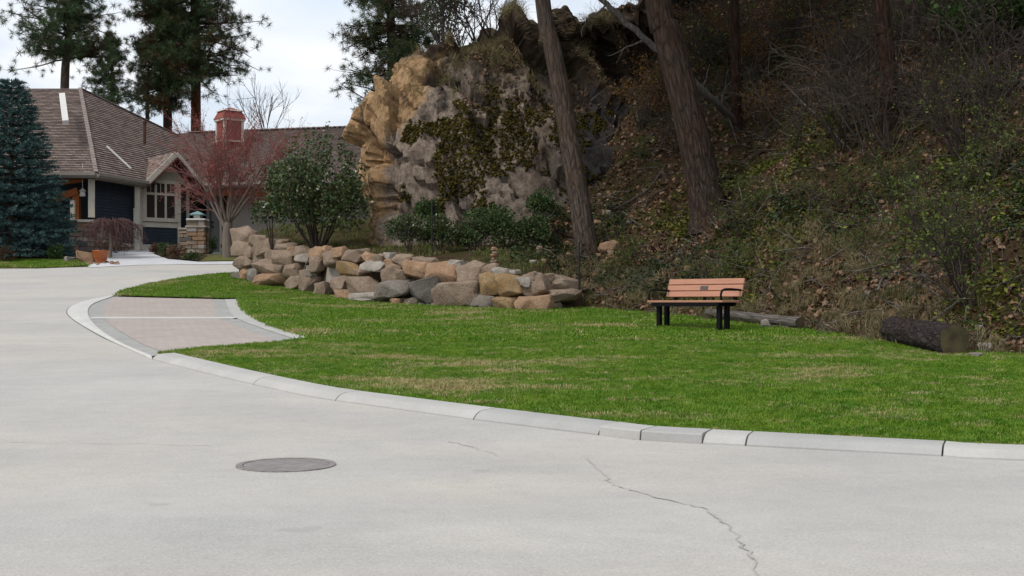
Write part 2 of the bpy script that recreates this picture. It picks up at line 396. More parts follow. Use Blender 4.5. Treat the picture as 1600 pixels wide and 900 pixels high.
# the ground sheet that reaches the horizon
gx = np.concatenate([[-900, -400, -150], np.arange(-60, 61, 6), [150, 400, 900]]); gy = np.concatenate([[-60, -20], np.arange(-8, 76, 2.), [100, 150, 300, 880]])
V = [(x, y, float(prof(y)) - .14) for y in gy for x in gx]; nx = len(gx)
g_ = mesh_np('ground', V, [(j * nx + i, j * nx + i + 1, (j + 1) * nx + i + 1, (j + 1) * nx + i) for j in range(len(gy) - 1) for i in range(nx - 1)], M['ground']); tag(g_, kind='structure')

def inset(P, w):
    P = np.asarray(P); t = np.gradient(P, axis=0); t /= np.linalg.norm(t, axis=1)[:, None]; return P + w * np.stack([t[:, 1], -t[:, 0]], -1)
K1i = inset(K1, .30); K1r = inset(K1, -.015)
# road: everything in front and to the left of the kerb line
road_poly = [(35, -14), (30.2, 1.5)] + [tuple(p) for p in K1[1:]] + [tuple(p) for p in K2[1:]] + [tuple(p) for p in K3[1:-1]] + [tuple(gp(372, 413)), tuple(gp(300, 413.5)), tuple(gp(215, 414.5)), tuple(gp(140, 418.5)), tuple(gp(60, 421)), tuple(gp(0, 420)), (-45, 41), (-45, -14)]
sheet('road', road_poly, 0, M['road'])
drive_poly = gps([(372, 413), (300, 413.5), (215, 414.5), (140, 418.5), (130, 409), (90, 402), (25, 403)]) + [np.array([-24., 47.2]), np.array([-24., 50.]), np.array([-17., 50.0])] + gps([(120, 389.5), (246, 391.5), (240, 397), (262, 405), (310, 409.5), (372, 408.5)])
sheet('driveway', drive_poly, .012, M['drive'])
# lawn island on the left with its mulch bed
M['dry_lawn'] = make_soil('thin_lawn_soil', [(.10, .12, .03), (.16, .16, .05), (.20, .17, .08)], 3)
isl = [np.array([-45., 41.])] + gps([(0, 418.5), (60, 419.5), (138, 416.5), (118, 408), (60, 407), (0, 408)]) + [np.array([-45., 43.8])]
sheet('grass_verge', isl, .014, M['dry_lawn'])
bed = gps([(0, 409), (60, 408), (118, 409), (128, 406), (105, 402.5), (60, 403.5), (0, 404)]); sheet('planting_bed', [np.array([-40., 44.5])] + bed + [np.array([-40., 46.5])], .034, M['mulch'])
sheet('entry_lawn', gps([(312, 409), (372, 408), (372, 400), (335, 400), (318, 403)]), .03, M['dry_lawn'])
sheet('entry_bed', gps([(240, 397.5), (262, 404.5), (312, 409), (325, 401), (300, 393), (246, 391.8)]), .04, M['mulch'])

# ---------------------------------------------------------------- parking bay
bay = empty('parking_bay', (0, 0, 0)); tag(bay, kind='structure')
in_l = gps([(176, 464.3), (146, 476), (137, 489), (146, 508), (174, 530), (209, 548), (236, 558.5)]); in_l = list(catmull(in_l, 5))
in_r = list(catmull(gps([(351, 468.8), (358, 486), (369, 498.5), (411, 515), (466, 533)]), 5)); out_r = list(catmull(gps([(377, 468.3), (379.5, 482), (397, 497), (438, 516), (491, 530.5)]), 5))
gr_r = list(catmull(gps([(331, 468.5), (338, 489), (341, 498), (383, 516), (437, 536)]), 5)); gr_l = list(catmull(gps([(182, 465), (168, 474), (161, 487), (170, 506), (199, 526), (228, 542), (262, 554)]), 5))
def split(lines, ycut):
    """near/far halves of a line at depth ycut"""
    P = sorted(lines, key=lambda p: p[1]); near = [p for p in P if p[1] < ycut - .30]; far = [p for p in P if p[1] > ycut + .30]; xs = np.interp([ycut - .27, ycut + .27], [p[1] for p in P], [p[0] for p in P])
    return near + [np.array([xs[0], ycut - .27])], [np.array([xs[1], ycut + .27])] + far
YC = float(gp(250, 498.3)[1])
gln, glf = split(gr_l, YC); grn, grf = split(gr_r, YC); iln, ilf = split(in_l, YC); irn, irf = split(in_r, YC)
sheet('paver_field', gln + grn[::-1], .02, M['paver_pink'], bay); sheet('paver_field', glf + grf[::-1], .02, M['paver_pink'], bay)
for a, b in ((gln, iln), (glf, ilf), (irn, grn), (irf, grf)): sheet('paver_border', list(a) + list(b)[::-1], .016, M['paver_grey'], bay)
xl = np.interp(YC, [p[1] for p in sorted(in_l, key=lambda p: p[1])], [p[0] for p in sorted(in_l, key=lambda p: p[1])]); xr = np.interp(YC, [p[1] for p in sorted(in_r, key=lambda p: p[1])], [p[0] for p in sorted(in_r, key=lambda p: p[1])])
sheet('concrete_divider', [(xl, YC - .275), (xr, YC - .275), (xr, YC + .275), (xl, YC + .275)], .024, M['kerb_light'], bay)
sheet('kerb_band', list(in_r) + list(out_r)[::-1], .022, M['kerb'], bay)
sheet('bay_base', [tuple(p) for p in in_l] + [tuple(p) for p in in_r[::-1]], -.01, M['kerb_dirty'], bay)

# ---------------------------------------------------------------- kerb in separate lengths
kerb = empty('kerb', (0, 0, 0)); tag(kerb, kind='structure')
def kerb_piece(line, profile, material, full=None):
    P = np.asarray(line)
    Fl = resample(full, 0, arc_of(full, full[-1])[1], .05); tf = np.gradient(Fl, axis=0); ks_ = np.ones(25) / 25
    tf = np.stack([np.convolve(np.pad(tf[:, c], 12, 'edge'), ks_, 'valid') for c in (0, 1)], -1); t = np.array([tf[np.argmin(np.linalg.norm(Fl - p, axis=1))] for p in P]); t /= np.linalg.norm(t, axis=1)[:, None]; nrm = np.stack([t[:, 1], -t[:, 0]], -1)
    V = []; k = len(profile)
    for p, n in zip(P, nrm):
        for u, z in profile:
            q = p + n * u; V.append((q[0], q[1], float(prof(q[1])) + z))
    n = len(P); Fs = [(i * k + j, i * k + j + 1, (i + 1) * k + j + 1, (i + 1) * k + j) for i in range(n - 1) for j in range(k - 1)]
    Fs += [tuple(range(k))[::-1], tuple((n - 1) * k + j for j in range(k))]
    return mesh_np('kerb_length', V, Fs, material, kerb)
def resample(P, a, b, step=.15):
    P = np.asarray(P); s = np.concatenate([[0], np.cumsum(np.linalg.norm(np.diff(P, axis=0), axis=1))]); n = max(3, int((b - a) / step)); q = np.linspace(a, b, n)
    return np.stack([np.interp(q, s, P[:, 0]), np.interp(q, s, P[:, 1])], -1)
def arc_of(P, q):
    P = np.asarray(P); s = np.concatenate([[0], np.cumsum(np.linalg.norm(np.diff(P, axis=0), axis=1))]); return float(s[np.argmin(np.linalg.norm(P - np.asarray(q), axis=1))]), float(s[-1])
roll = [(0, -.08), (0, .012), (.035, .045), (.075, .066), (.13, .075), (.29, .078), (.30, -.08)]
upright = [(0, -.08), (.004, .01), (.012, .066), (.03, .078), (.13, .08), (.29, .08), (.30, -.08)]
K1f = catmull([p for p in K1[::2]] + ([K1[-1]] if len(K1) % 2 == 0 else []), 6)
joints = [0.02] + [arc_of(K1f, gp(*p))[0] for p in [(1470, 713), (1165, 697), (1095, 693.5), (1000, 688), (936, 680), (740, 656), (525, 626), (395, 601)]] + [arc_of(K1f, K1f[-1])[1]]
for i in range(len(joints) - 1):
    if joints[i + 1] - joints[i] < .05: continue
    kerb_piece(resample(K1f, joints[i] + .007, joints[i + 1] - .007), upright if i in (3, 4) else roll, M['kerb_dirty'] if i in (1, 3, 5) else M['kerb'], K1f)
# dropped kerb round the bay
n_ = 46; A_ = resample(K2, .01, arc_of(K2, K2[-1])[1], .01); A_ = A_[np.linspace(0, len(A_) - 1, n_).astype(int)]
il = np.array(in_l[::-1]); B_ = resample(il, 0, arc_of(il, il[-1])[1], .01); B_ = B_[np.linspace(0, len(B_) - 1, n_).astype(int)]
for a, b in ((0, 16), (16, 31), (31, 45)):
    V = []; Fs = []
    for i in range(a, b + 1):
        for u, z in ((0, -.05), (0, .008), (.5, .03), (1, .034), (1, -.05)):
            q = A_[i] * (1 - u) + B_[i] * u; V.append((q[0], q[1], float(prof(q[1])) + z))
    for i in range(b - a):
        for j in range(4): Fs.append((i * 5 + j, i * 5 + j + 1, i * 5 + j + 6, i * 5 + j + 5))
    mesh_np('dropped_kerb', V, Fs, M['kerb_light'], kerb)
M['joint'] = make_concrete('dirty_joint', (.22, .205, .18)); O_ = A_ - (B_ - A_) / np.linalg.norm(B_ - A_, axis=1)[:, None] * .035; V = []
for a_i, o_i in zip(A_[1:], O_[1:]): V += [(a_i[0], a_i[1], float(prof(a_i[1])) + .004), (o_i[0], o_i[1], float(prof(o_i[1])) + .004)]
mesh_np('joint_line', V, [(2 * i, 2 * i + 1, 2 * i + 3, 2 * i + 2) for i in range(len(V) // 2 - 1)], M['joint'], kerb)
K3s = resample(K3, 0, arc_of(K3, K3[-1])[1] - 1.2, .25)

# ---------------------------------------------------------------- lawn
lawn_poly = [tuple(p) for p in K1i[4:-1]] + gps([(246, 556.5), (333, 547.5), (466, 537), (491, 531)])
lawn_poly += [tuple(p) for p in out_r[::-1][1:]] + [tuple(gp(300, 466.5)), tuple(gp(183, 463.5))] + [tuple(p) for p in K3s[1:]]
lawn_poly += [tuple(p + np.array([0, .35])) for p in WB] + [tuple(p + np.array([.25, .15])) for p in lawn_foot[::-1][1:-2]]
sheet('lawn', lawn_poly, .036, M['lawn'])
LP = np.array(lawn_poly)
def in_poly(P, poly):
    x, y = P[:, 0], P[:, 1]; ins = np.zeros(len(P), bool); j = len(poly) - 1
    for i in range(len(poly)):
        xi, yi = poly[i]; xj, yj = poly[j]
        c = ((yi > y) != (yj > y)) & (x < (xj - xi) * (y - yi) / (yj - yi + 1e-12) + xi); ins ^= c; j = i
    return ins

# ---------------------------------------------------------------- hillside
hx = np.concatenate([np.arange(-10, 15, .2), np.arange(15, 46, .8)]); hy = np.concatenate([np.arange(0, 14, .8), np.arange(14, 46, .2), np.arange(46, 90, 1.)])
X, Y = np.meshgrid(hx, hy); Z = hillz(X.ravel(), Y.ravel()); T, _ = foot_dist(X.ravel(), Y.ravel()); keep = (T > -.7).reshape(X.shape)
nx = len(hx); I = np.arange(len(hx) * len(hy)).reshape(X.shape)
q = np.stack([I[:-1, :-1], I[:-1, 1:], I[1:, 1:], I[1:, :-1]], -1).reshape(-1, 4); ok = keep[:-1, :-1] & keep[:-1, 1:] & keep[1:, 1:] & keep[1:, :-1]
hill = mesh_np('hillside', np.stack([X.ravel(), Y.ravel(), Z], -1), q[ok.ravel()], M['hill'], None, True); tag(hill, kind='structure')

# far wooded ridge behind the houses
M['far_hill'] = mat_noise('far_wooded_hill', [(.035, .045, .045), (.07, .08, .07), (.10, .10, .085)], .02, bump=.6, bscale=.05, bdist=3)
fx = np.linspace(-420, 420, 260); V = []; 
fz = 42 + 9 * fast_noise(np.stack([fx, fx * 0], -1), .006, 4, 9) + 4.0 * np.abs(fast_noise(np.stack([fx, fx * 0], -1), .12, 3, 11))
for i, x in enumerate(fx): V += [(x, 430, 0), (x, 470, fz[i] * .55), (x, 520, fz[i]), (x, 640, fz[i] * .9)]
hr = mesh_np('hills', V, [(i * 4 + j, i * 4 + 4 + j, i * 4 + 5 + j, i * 4 + 1 + j) for i in range(259) for j in range(3)], M['far_hill'], None, True); tag(hr, kind='structure')

# ---------------------------------------------------------------- rock outcrop
zt = np.array([2.0, 3.2, 4.2, 5.65, 6.7, 8.0, 8.6, 9.05, 9.35, 9.7, 10.0, 10.25]); xt = np.array([-3.2, -3.55, -4.05, -4.45, -4.25, -3.65, -3.0, -1.5, -.2, 1.3, 2.6, 4.2])
nv, nu = 150, 230
tv = np.linspace(0, len(zt) - 1, nv); zz = np.interp(tv, np.arange(len(zt)), zt); xx = np.interp(tv, np.arange(len(xt)), xt)
ks = np.hanning(13); ks /= ks.sum(); xx = np.convolve(np.pad(xx, 6, 'edge'), ks, 'valid'); zz = np.convolve(np.pad(zz, 6, 'edge'), ks, 'valid')
G = np.zeros((nv, nu, 3))
for j in range(nv):
    z, xl_ = zz[j], xx[j]; s = z - 3; fr = lambda f: xl_ + f * (8.5 - xl_)
    P = [np.array([fr(.30), 49.]), np.array([fr(.04), 42. + .1 * s]), np.array([xl_, 37.6 + .12 * s]), np.array([fr(.045), 35.4 + .26 * s]), np.array([fr(.17), 33.9 + .42 * s]), np.array([fr(.40), 33.3 + .62 * s]), np.array([fr(.68), 33.6 + .95 * s]), np.array([8.5, 34.6 + 1.25 * s])]
    C = catmull(P, 34); C = C[np.linspace(0, len(C) - 1, nu).astype(int)]
    G[j, :, :2] = C; G[j, :, 2] = z + .55 * np.linspace(0, 1, nu) ** 2
du = np.gradient(G, axis=1); dv = np.gradient(G, axis=0); N = np.cross(dv, du); N /= np.linalg.norm(N, axis=2)[..., None] + 1e-9
if N[nv // 2, nu // 2, 1] > 0: N = -N
P3 = G.reshape(-1, 3); rotm = np.array([[.8, .1, .6], [-.1, 1, 0], [-.6, 0, .8]]); Pr = P3 @ rotm.T * np.array([1.5, 1, .45])
big = fast_noise(P3, .42, 3, 21); st = fast_noise(Pr, 1.15, 4, 22); cell = np.abs(fast_noise(P3, 1.1, 3, 23)); fine = fast_noise(P3, 4.2, 3, 24)
def facets(P, count, stretch, seed, tiltk):
    r = np.random.default_rng(seed); Q = (P @ rotm.T) * stretch; S = Q[r.integers(0, len(Q), count)]; g = r.normal(size=(count, 3)) * tiltk; h = r.normal(size=count); W = Q + .25 * np.stack([fast_noise(P, 1.4, 3, seed + k) for k in range(3)], -1)
    out = np.zeros(len(P)); gap = np.zeros(len(P))
    for a in range(0, len(P), 4000):
        D = np.linalg.norm(W[a:a + 4000, None, :] - S[None], axis=2); o = np.argsort(D, axis=1)[:, :2]; k0 = o[:, 0]; ii = np.arange(len(o))
        out[a:a + 4000] = h[k0] + ((Q[a:a + 4000] - S[k0]) * g[k0]).sum(1); gap[a:a + 4000] = D[ii, o[:, 1]] - D[ii, k0]
    return out, gap
f1, g1 = facets(P3, 120, np.array([1.3, 1, .6]), 31, .55); f2, g2 = facets(P3, 900, np.array([1.3, 1, .6]), 32, .9)
disp = .45 * big + .25 * f1 + .06 * f2 - .18 * np.exp(-g1 * 20) - .05 * np.exp(-g2 * 32) + .03 * fine
edge = np.clip(np.arange(nu) / 12., 0, 1)[None, :].repeat(nv, 0).ravel()
PD = P3 + N.reshape(-1, 3) * (disp * edge)[:, None]
I = np.arange(nv * nu).reshape(nv, nu); q = np.stack([I[:-1, :-1], I[1:, :-1], I[1:, 1:], I[:-1, 1:]], -1).reshape(-1, 4)
def make_rock():
    t = NT('outcrop_rock'); v = t.coord('Position'); st = t.coord('Position', (1.6, 1.0, .5), (0, .6, 0))
    a = t.noise(st, .9, 8, .65); b = t.noise(v, 5.5, 8, .72); w = t.noise(v, .75, 5, .6)
    grey = t.ramp(b, [(.3, (.07, .055, .045)), (.5, (.20, .155, .122)), (.7, (.35, .28, .225))])
    tan = t.ramp(b, [(.3, (.15, .085, .04)), (.52, (.36, .225, .115)), (.72, (.50, .36, .22))])
    dark = t.ramp(b, [(.3, (.018, .016, .016)), (.65, (.07, .06, .055))])
    sp = t.n('ShaderNodeSeparateXYZ'); t.l(v, sp.inputs[0])
    # fresh ochre break on the nose and upper left shoulder; weathered grey elsewhere
    xb = t.math('ADD', -3.35, t.math('MULTIPLY', t.math('MAXIMUM', t.math('SUBTRACT', sp.outputs['Z'], 6.0), 0.), .62))
    nx_ = t.math('ADD', t.math('MULTIPLY', t.math('SUBTRACT', xb, sp.outputs['X']), 1.1), t.math('MULTIPLY', t.math('SUBTRACT', w, .5), 2.2))
    c = t.mix(t.ramp(nx_, [(.0, 0.), (.3, 1.)]), grey, tan)
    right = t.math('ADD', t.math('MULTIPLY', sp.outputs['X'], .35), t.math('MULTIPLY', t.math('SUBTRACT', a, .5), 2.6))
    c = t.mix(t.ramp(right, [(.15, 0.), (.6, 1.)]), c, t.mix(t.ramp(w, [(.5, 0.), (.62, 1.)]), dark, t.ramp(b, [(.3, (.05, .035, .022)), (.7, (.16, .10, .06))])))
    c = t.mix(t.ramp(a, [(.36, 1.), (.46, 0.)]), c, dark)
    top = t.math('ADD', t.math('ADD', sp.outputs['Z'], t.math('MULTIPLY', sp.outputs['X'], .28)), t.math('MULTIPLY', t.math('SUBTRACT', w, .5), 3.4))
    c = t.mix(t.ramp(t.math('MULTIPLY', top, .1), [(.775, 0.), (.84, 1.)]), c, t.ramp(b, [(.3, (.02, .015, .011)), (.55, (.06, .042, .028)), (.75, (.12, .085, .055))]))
    t.color(c); t.rough(.92).spec(.2); t.bump(t.math('ADD', t.math('MULTIPLY', b, .7), a), .9, .12); return t.m
M['rock'] = make_rock()
outc = empty('rock_outcrop', (0, 36, 2.5)); tag(outc, 'tall grey and ochre rock bluff with moss patches above the boulder wall', 'rock')
rk = mesh_np('rock_face', PD - np.array([0, 36, 2.5]), q, M['rock'], outc, True)
try: rk.data.set_sharp_from_angle(angle=math.radians(32))
except Exception: pass
RG = PD.reshape(nv, nu, 3); RN = N

# ================================================================== HOUSE
M['shingle'] = None
def make_shingle():
    t = NT('roof_shingle'); uv = t.n('ShaderNodeTexCoord').outputs['UV']; br = t.n('ShaderNodeTexBrick')
    br.offset = .37; br.inputs['Scale'].default_value = 1; br.inputs['Brick Width'].default_value = .3; br.inputs['Row Height'].default_value = .17; br.inputs['Mortar Size'].default_value = .012
    br.inputs['Color1'].default_value = (.33, .255, .22, 1); br.inputs['Color2'].default_value = (.15, .112, .098, 1); br.inputs['Mortar'].default_value = (.085, .066, .058, 1); br.inputs['Bias'].default_value = -.1
    t.l(uv, br.inputs['Vector']); n = t.noise(uv, 2.2, 5, .7); c = t.mix(.5, br.outputs['Color'], t.ramp(n, [(.3, (.62, .6, .6)), (.7, (1, 1, 1))]), 'MULTIPLY')
    t.color(c); t.rough(.95).spec(.1); t.bump(br.outputs['Color'], .5, .02); return t.m
M['shingle'] = make_shingle()
M['siding'] = mat_noise('blue_siding', [(.022, .032, .048), (.032, .044, .062)], 3, .7, .15, 60, .004)
M['trim'] = mat_noise('cream_trim', [(.52, .47, .40), (.62, .57, .49)], 2.5, .6, .1, 40, .003)
M['gutter'] = mat_noise('taupe_gutter', [(.24, .215, .185), (.30, .27, .24)], 2, .5, 0)
M['panel'] = mat_noise('cream_panel', [(.42, .38, .31), (.48, .43, .36)], 2, .7, .1)
M['cedar'] = mat_noise('cedar_wood', [(.22, .06, .018), (.40, .13, .035), (.30, .085, .022)], 3, .55, .2, 12, .01, cscale=(1, 1, 6))
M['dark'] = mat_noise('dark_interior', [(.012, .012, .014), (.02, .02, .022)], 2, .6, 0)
M['garage'] = mat_noise('grey_stucco', [(.40, .36, .325), (.47, .425, .385)], 1.5, .85, .2, 30, .01)
M['door'] = mat_noise('grey_door_paint', [(.17, .165, .16), (.21, .205, .2)], 2, .55, 0)
M['soffit'] = mat_noise('brown_soffit', [(.06, .028, .02), (.10, .045, .03)], 3, .7, .1)
M['red_wood'] = mat_noise('red_brown_wall', [(.075, .018, .012), (.11, .028, .018)], 3, .7, .1)
M['red_shingle'] = mat_noise('red_cupola_siding', [(.22, .055, .045), (.30, .085, .07)], 6, .8, .2)
M['pane'] = NT('window_glass'); M['pane'].color((.02, .02, .018)); M['pane'].rough(.12).spec(.5); M['pane'] = M['pane'].m
M['metal_dark'] = mat_noise('dark_metal', [(.015, .015, .016), (.03, .03, .03)], 8, .5, 0)
M['copper'] = mat_noise('green_copper', [(.14, .24, .25), (.20, .33, .34)], 6, .6, .1)
M['lamp_glass'] = mat_noise('frosted_lamp_glass', [(.55, .52, .45), (.62, .6, .54)], 4, .4, 0)
M['white_metal'] = mat_noise('white_painted_metal', [(.6, .58, .54), (.68, .66, .62)], 3, .5, 0)

M['cap'] = mat_noise('ridge_cap_shingle', [(.20, .16, .145), (.32, .26, .235)], 5, .95, .3)
def lapped(name, poly, row, lift, material, parent, thick=.0, flip=False):
    """planar polygon covered by overlapping courses; UV in metres (u along eave, v up the slope)"""
    P = [Vector(p) for p in poly]; n = Vector((0, 0, 0))
    for i in range(len(P)): n += (P[i] - P[0]).cross(P[(i + 1) % len(P)] - P[0])
    n.normalize()
    if flip: n = -n
    up = Vector((0, 0, 1)) - n * n.z; up.normalize(); u = up.cross(n); o = P[0]
    Q = [((p - o).dot(u), (p - o).dot(up)) for p in P]
    v0, v1 = min(q[1] for q in Q), max(q[1] for q in Q); V = []; Fs = []; UV = []
    def clip(poly, lim, keep_above):
        out = []
        for i in range(len(poly)):
            a, b = poly[i], poly[(i + 1) % len(poly)]; ia = (a[1] >= lim) == keep_above or a[1] == lim; ib = (b[1] >= lim) == keep_above or b[1] == lim
            if ia: out.append(a)
            if ia != ib and abs(b[1] - a[1]) > 1e-9:
                t = (lim - a[1]) / (b[1] - a[1]); out.append((a[0] + t * (b[0] - a[0]), lim))
        return out
    k = int(math.ceil((v1 - v0) / row))
    for i in range(k):
        lo, hi = v0 + i * row, min(v1, v0 + (i + 1) * row); c = clip(clip(Q, lo, True), hi, False)
        if len(c) < 3: continue
        b = len(V)
        for (a, d) in c:
            h = lift * (1 - (d - lo) / row); p = o + u * a + up * d + n * h; V.append(p); UV.append((a, d - v0))
        Fs.append(tuple(range(b, b + len(c))))
        us = [a for a, d in c if abs(d - lo) < 1e-5]
        if len(us) >= 2:
            b = len(V); a0, a1 = min(us), max(us)
            for a, h in ((a0, 0), (a1, 0), (a1, lift), (a0, lift)): V.append(o + u * a + up * lo + n * h); UV.append((a, lo - v0 + .01))
            Fs.append((b, b + 1, b + 2, b + 3))
    ob = mesh_np(name, V, Fs, material, parent); uvl = ob.data.uv_layers.new(name='uv')
    for poly_ in ob.data.polygons:
        for li in poly_.loop_indices: uvl.data[li].uv = UV[ob.data.loops[li].vertex_index]
    return ob
def slab(name, poly, thick, material, parent):
    P = [Vector(p) for p in poly]; n = Vector((0, 0, 0))
    for i in range(len(P)): n += (P[i] - P[0]).cross(P[(i + 1) % len(P)] - P[0])
    n.normalize(); k = len(P); V = P + [p - n * thick for p in P]
    return mesh_np(name, V, [tuple(range(k)), tuple(range(2 * k - 1, k - 1, -1))] + [(i, i + k, (i + 1) % k + k, (i + 1) % k) for i in range(k)], material, parent)

house = empty('house', (0, 0, 0)); tag(house, 'dark blue house with brown shingled hip roof, cream trim and small front gable', 'house')
PAD = 3.9
A = px(125, 138, 58); B = px(10, 141, 58.6); E1 = px(-60, 268, 49.2); E2 = px(150, 270, 49.8); E3 = px(228, 284.5, 53.4); F1 = px(290, 215, 63.8); F2 = px(575, 194, 59.3)
for e in (E1, E2, E3): e.z = 6.70
A.z = 11.35; B.z = 11.35
nE = Vector((E3.y - E2.y, -(E3.x - E2.x), 0)).normalized()
E4 = E3 + (E3 - E2).normalized() * 4.2
def on_main(p):   # height of the right-hand roof plane above a plan point
    d = (Vector((p[0], p[1], 0)) - Vector((E2.x, E2.y, 0))).dot(nE); dA = (Vector((A.x, A.y, 0)) - Vector((E2.x, E2.y, 0))).dot(nE)
    return 6.70 + (11.35 - 6.70) * d / dA
F1.z = on_main(F1)
E1b = Vector((-28, E2.y, 6.7)); B2 = Vector((-24.5, A.y, 11.35))
rf = lapped('roof', [E1b, E2, A, B2], .17, .03, M['shingle'], house)
rr = lapped('roof', [E2, E4, F1, A], .17, .03, M['shingle'], house)
back = mesh_np('roof_back', [A, B2, Vector((-25, 68, 6.7)), Vector((-17, 68, 6.7)), F1], [(0, 4, 3, 2, 1)], M['shingle'], house)
# hip cap, gutters, flashing strips
def strip(name, pts, w, h, material, parent, up=(0, 0, 1)):
    m = MB()
    for a, b in zip(pts[:-1], pts[1:]): m.bar(a, b, w, h, up)
    return m.build(name, material, parent)
cap = MB()
for a, b, k in ((E2, A, 34), (A, F1, 30)):
    for i in range(k):
        p, q_ = a.lerp(b, i / k), a.lerp(b, (i + 1.15) / k); cap.bar(p + Vector((0, 0, .05)), q_ + Vector((0, 0, .03)), .16, .03)
cap.build('hip_cap', M['cap'], rr)
og = Vector((0.06, -.08, 0))
def gutter(a, b, out):
    m = MB(); a, b = Vector(a), Vector(b); out = Vector(out)
    prof_ = [(0, 0), (0, -.16), (.07, -.20), (.12, -.13), (.155, -.10), (.155, .02), (.13, .02), (.13, -.08)]; V = []
    for p in (a, b): V += [p + out * u + Vector((0, 0, z)) for u, z in prof_]
    k = len(prof_); m.add(V, [(i, i + 1, k + i + 1, k + i) for i in range(k - 1)] + [tuple(range(k)), tuple(range(2 * k - 1, k - 1, -1))]); return m.build('gutter', M['gutter'], house)
gutter(E1b, E2, (0, -1, 0)); gutter(E2, E3, nE)
strip('fascia', [E2 + Vector((0, 0, -.13)) - nE * .03, E3 + Vector((0, 0, -.13)) - nE * .03], .03, .26, M['gutter'], house)
def flash(p0, p1, w):     # flashing lying in the right-hand roof plane at two photo points
    out = []
    for (x, y) in (p0, p1):
        d = np.arange(48, 64, .01); best = min(d, key=lambda k: abs(px(x, y, k).z - on_main(px(x, y, k)))); out.append(px(x, y, best) + Vector((0, 0, .07)))
    m = MB(); m.bar(out[0], out[1], w, .05, nE + Vector((0, 0, 1))); m.build('valley_flashing', M['white_metal'], house)
flash((167, 231), (205, 266), .10)
m = MB(); m.bar(px(97, 148, 54.6), px(102.5, 191, 51.4), .24, .16, (0, -.3, 1)); m.build('ridge_board', M['white_metal'], house)
m = MB(); pv = px(226, 226, 57.2); m.cyl(pv, pv + Vector((0, 0, .95)), .07, .07, 8); m.cyl(pv + Vector((0, 0, .95)), pv + Vector((0, 0, 1.05)), .09, .09, 8); m.build('vent_pipe', M['soffit'], house)

# small front gable
Lb = px(228, 285, 53.4); Rb = px(321, 291, 55.1); Pk = px(276, 237, 54.2); Lb.z = 6.72; Rb.z = 6.66
ug = (Rb - Lb); ug.z = 0; wg = ug.length; ug.normalize(); ng = Vector((ug.y, -ug.x, 0)); 
Pk = Lb + ug * (wg * .5); Pk.z = 8.06
bk = -ng * 5.0
lapped('gable_roof', [Lb, Pk, Pk + bk, Lb + bk], .17, .03, M['shingle'], house, flip=True); lapped('gable_roof', [Rb, Rb + bk, Pk + bk, Pk], .17, .03, M['shingle'], house, flip=True)
for o_ in list(house.children)[-2:]:
    me = o_.data
    if sum(p.normal.z for p in me.polygons) < 0: me.flip_normals()
off = ng * .03
for s_, (e, sg) in enumerate(((Lb, -1), (Rb, 1))):
    m = MB(); dn = Vector((0, 0, -.17)); m.bar(Pk + off + dn * .55, e + off + dn * .55 + ug * sg * .1 - Vector((0, 0, .1)), .05, .20, (Pk - e).cross(ng)); m.build('bargeboard', M['trim'], house)
    m = MB(); m.bar(Pk + dn * 1.6 - ng * .12, e + dn * 1.6 - ng * .12, .6, .04, (Pk - e).cross(ng)); m.build('gable_soffit', M['soffit'], house)
for k in range(5):
    t_ = .15 + .17 * k; m = MB(); p = Pk.lerp(Rb, t_) + Vector((0, 0, -.32)); m.bar(p + ng * .02, p - ng * 1.0, .07, .12); m.build('rafter', M['red_wood'], house)
m = MB(); m.bar(Pk + Vector((0, 0, -.34)) + ng * .02, Pk + Vector((0, 0, -.34)) - ng * 1.0, .12, .2); m.build('ridge_beam', M['cedar'], house)
Wl = Lb - ng * .72; Wl.z = PAD
def wp(s, z, o=0.): p = Wl + ug * s + ng * o; return Vector((p.x, p.y, z))
s0, s1, gw = .06, 1.76, wg
lapped('gable_wall', [wp(s0, PAD - .1), wp(s1, PAD - .1), wp(s1, 6.75), wp(s0, 6.75)], .125, .026, M['siding'], house)
slab('gable_panel', [wp(s0, 6.76, .02), wp(s1 + .3, 6.76, .02), wp(s1 + .3, 6.9, .02), wp(gw / 2, 7.72, .02), wp(s0, 6.9, .02)], .06, M['panel'], house)
strip('corner_board', [wp(s0 - .03, PAD, .03), wp(s0 - .03, 6.7, .03)], .17, .17, M['trim'], house, ug); strip('corner_board', [wp(s1 + .02, PAD, .03), wp(s1 + .02, 6.75, .03)], .13, .13, M['trim'], house, ug)
slab('foundation', [wp(s0 - .1, PAD - .5, .05), wp(s1 + .1, PAD - .5, .05), wp(s1 + .1, PAD + .22, .05), wp(s0 - .1, PAD + .22, .05)], .1, M['trim'], house)
# window: two tiers, three lights wide
w0, w1, zb, zt_, zm = .27, 1.62, 5.20, 6.78, 6.28
win = MB(); win.box((0, 0, 0), (.01, .01, .01))
win = mesh_np('window', [wp(w0, zb, -.02), wp(w1, zb, -.02), wp(w1, zt_, -.02), wp(w0, zt_, -.02), wp(w0, zb, .03), wp(w1, zb, .03), wp(w1, zt_, .03), wp(w0, zt_, .03)], [(3, 2, 1, 0), (0, 1, 5, 4), (1, 2, 6, 5), (2, 3, 7, 6), (3, 0, 4, 7), (4, 5, 6, 7)], M['dark'], house)
cw = (w1 - w0) / 3
def flat(name, a, b, z0, z1, o0, o1, mat_, par):
    V = [wp(a, z0, o0), wp(b, z0, o0), wp(b, z1, o0), wp(a, z1, o0), wp(a, z0, o1), wp(b, z0, o1), wp(b, z1, o1), wp(a, z1, o1)]
    return mesh_np(name, V, [(3, 2, 1, 0), (0, 1, 5, 4), (1, 2, 6, 5), (2, 3, 7, 6), (3, 0, 4, 7), (4, 5, 6, 7)], mat_, par)
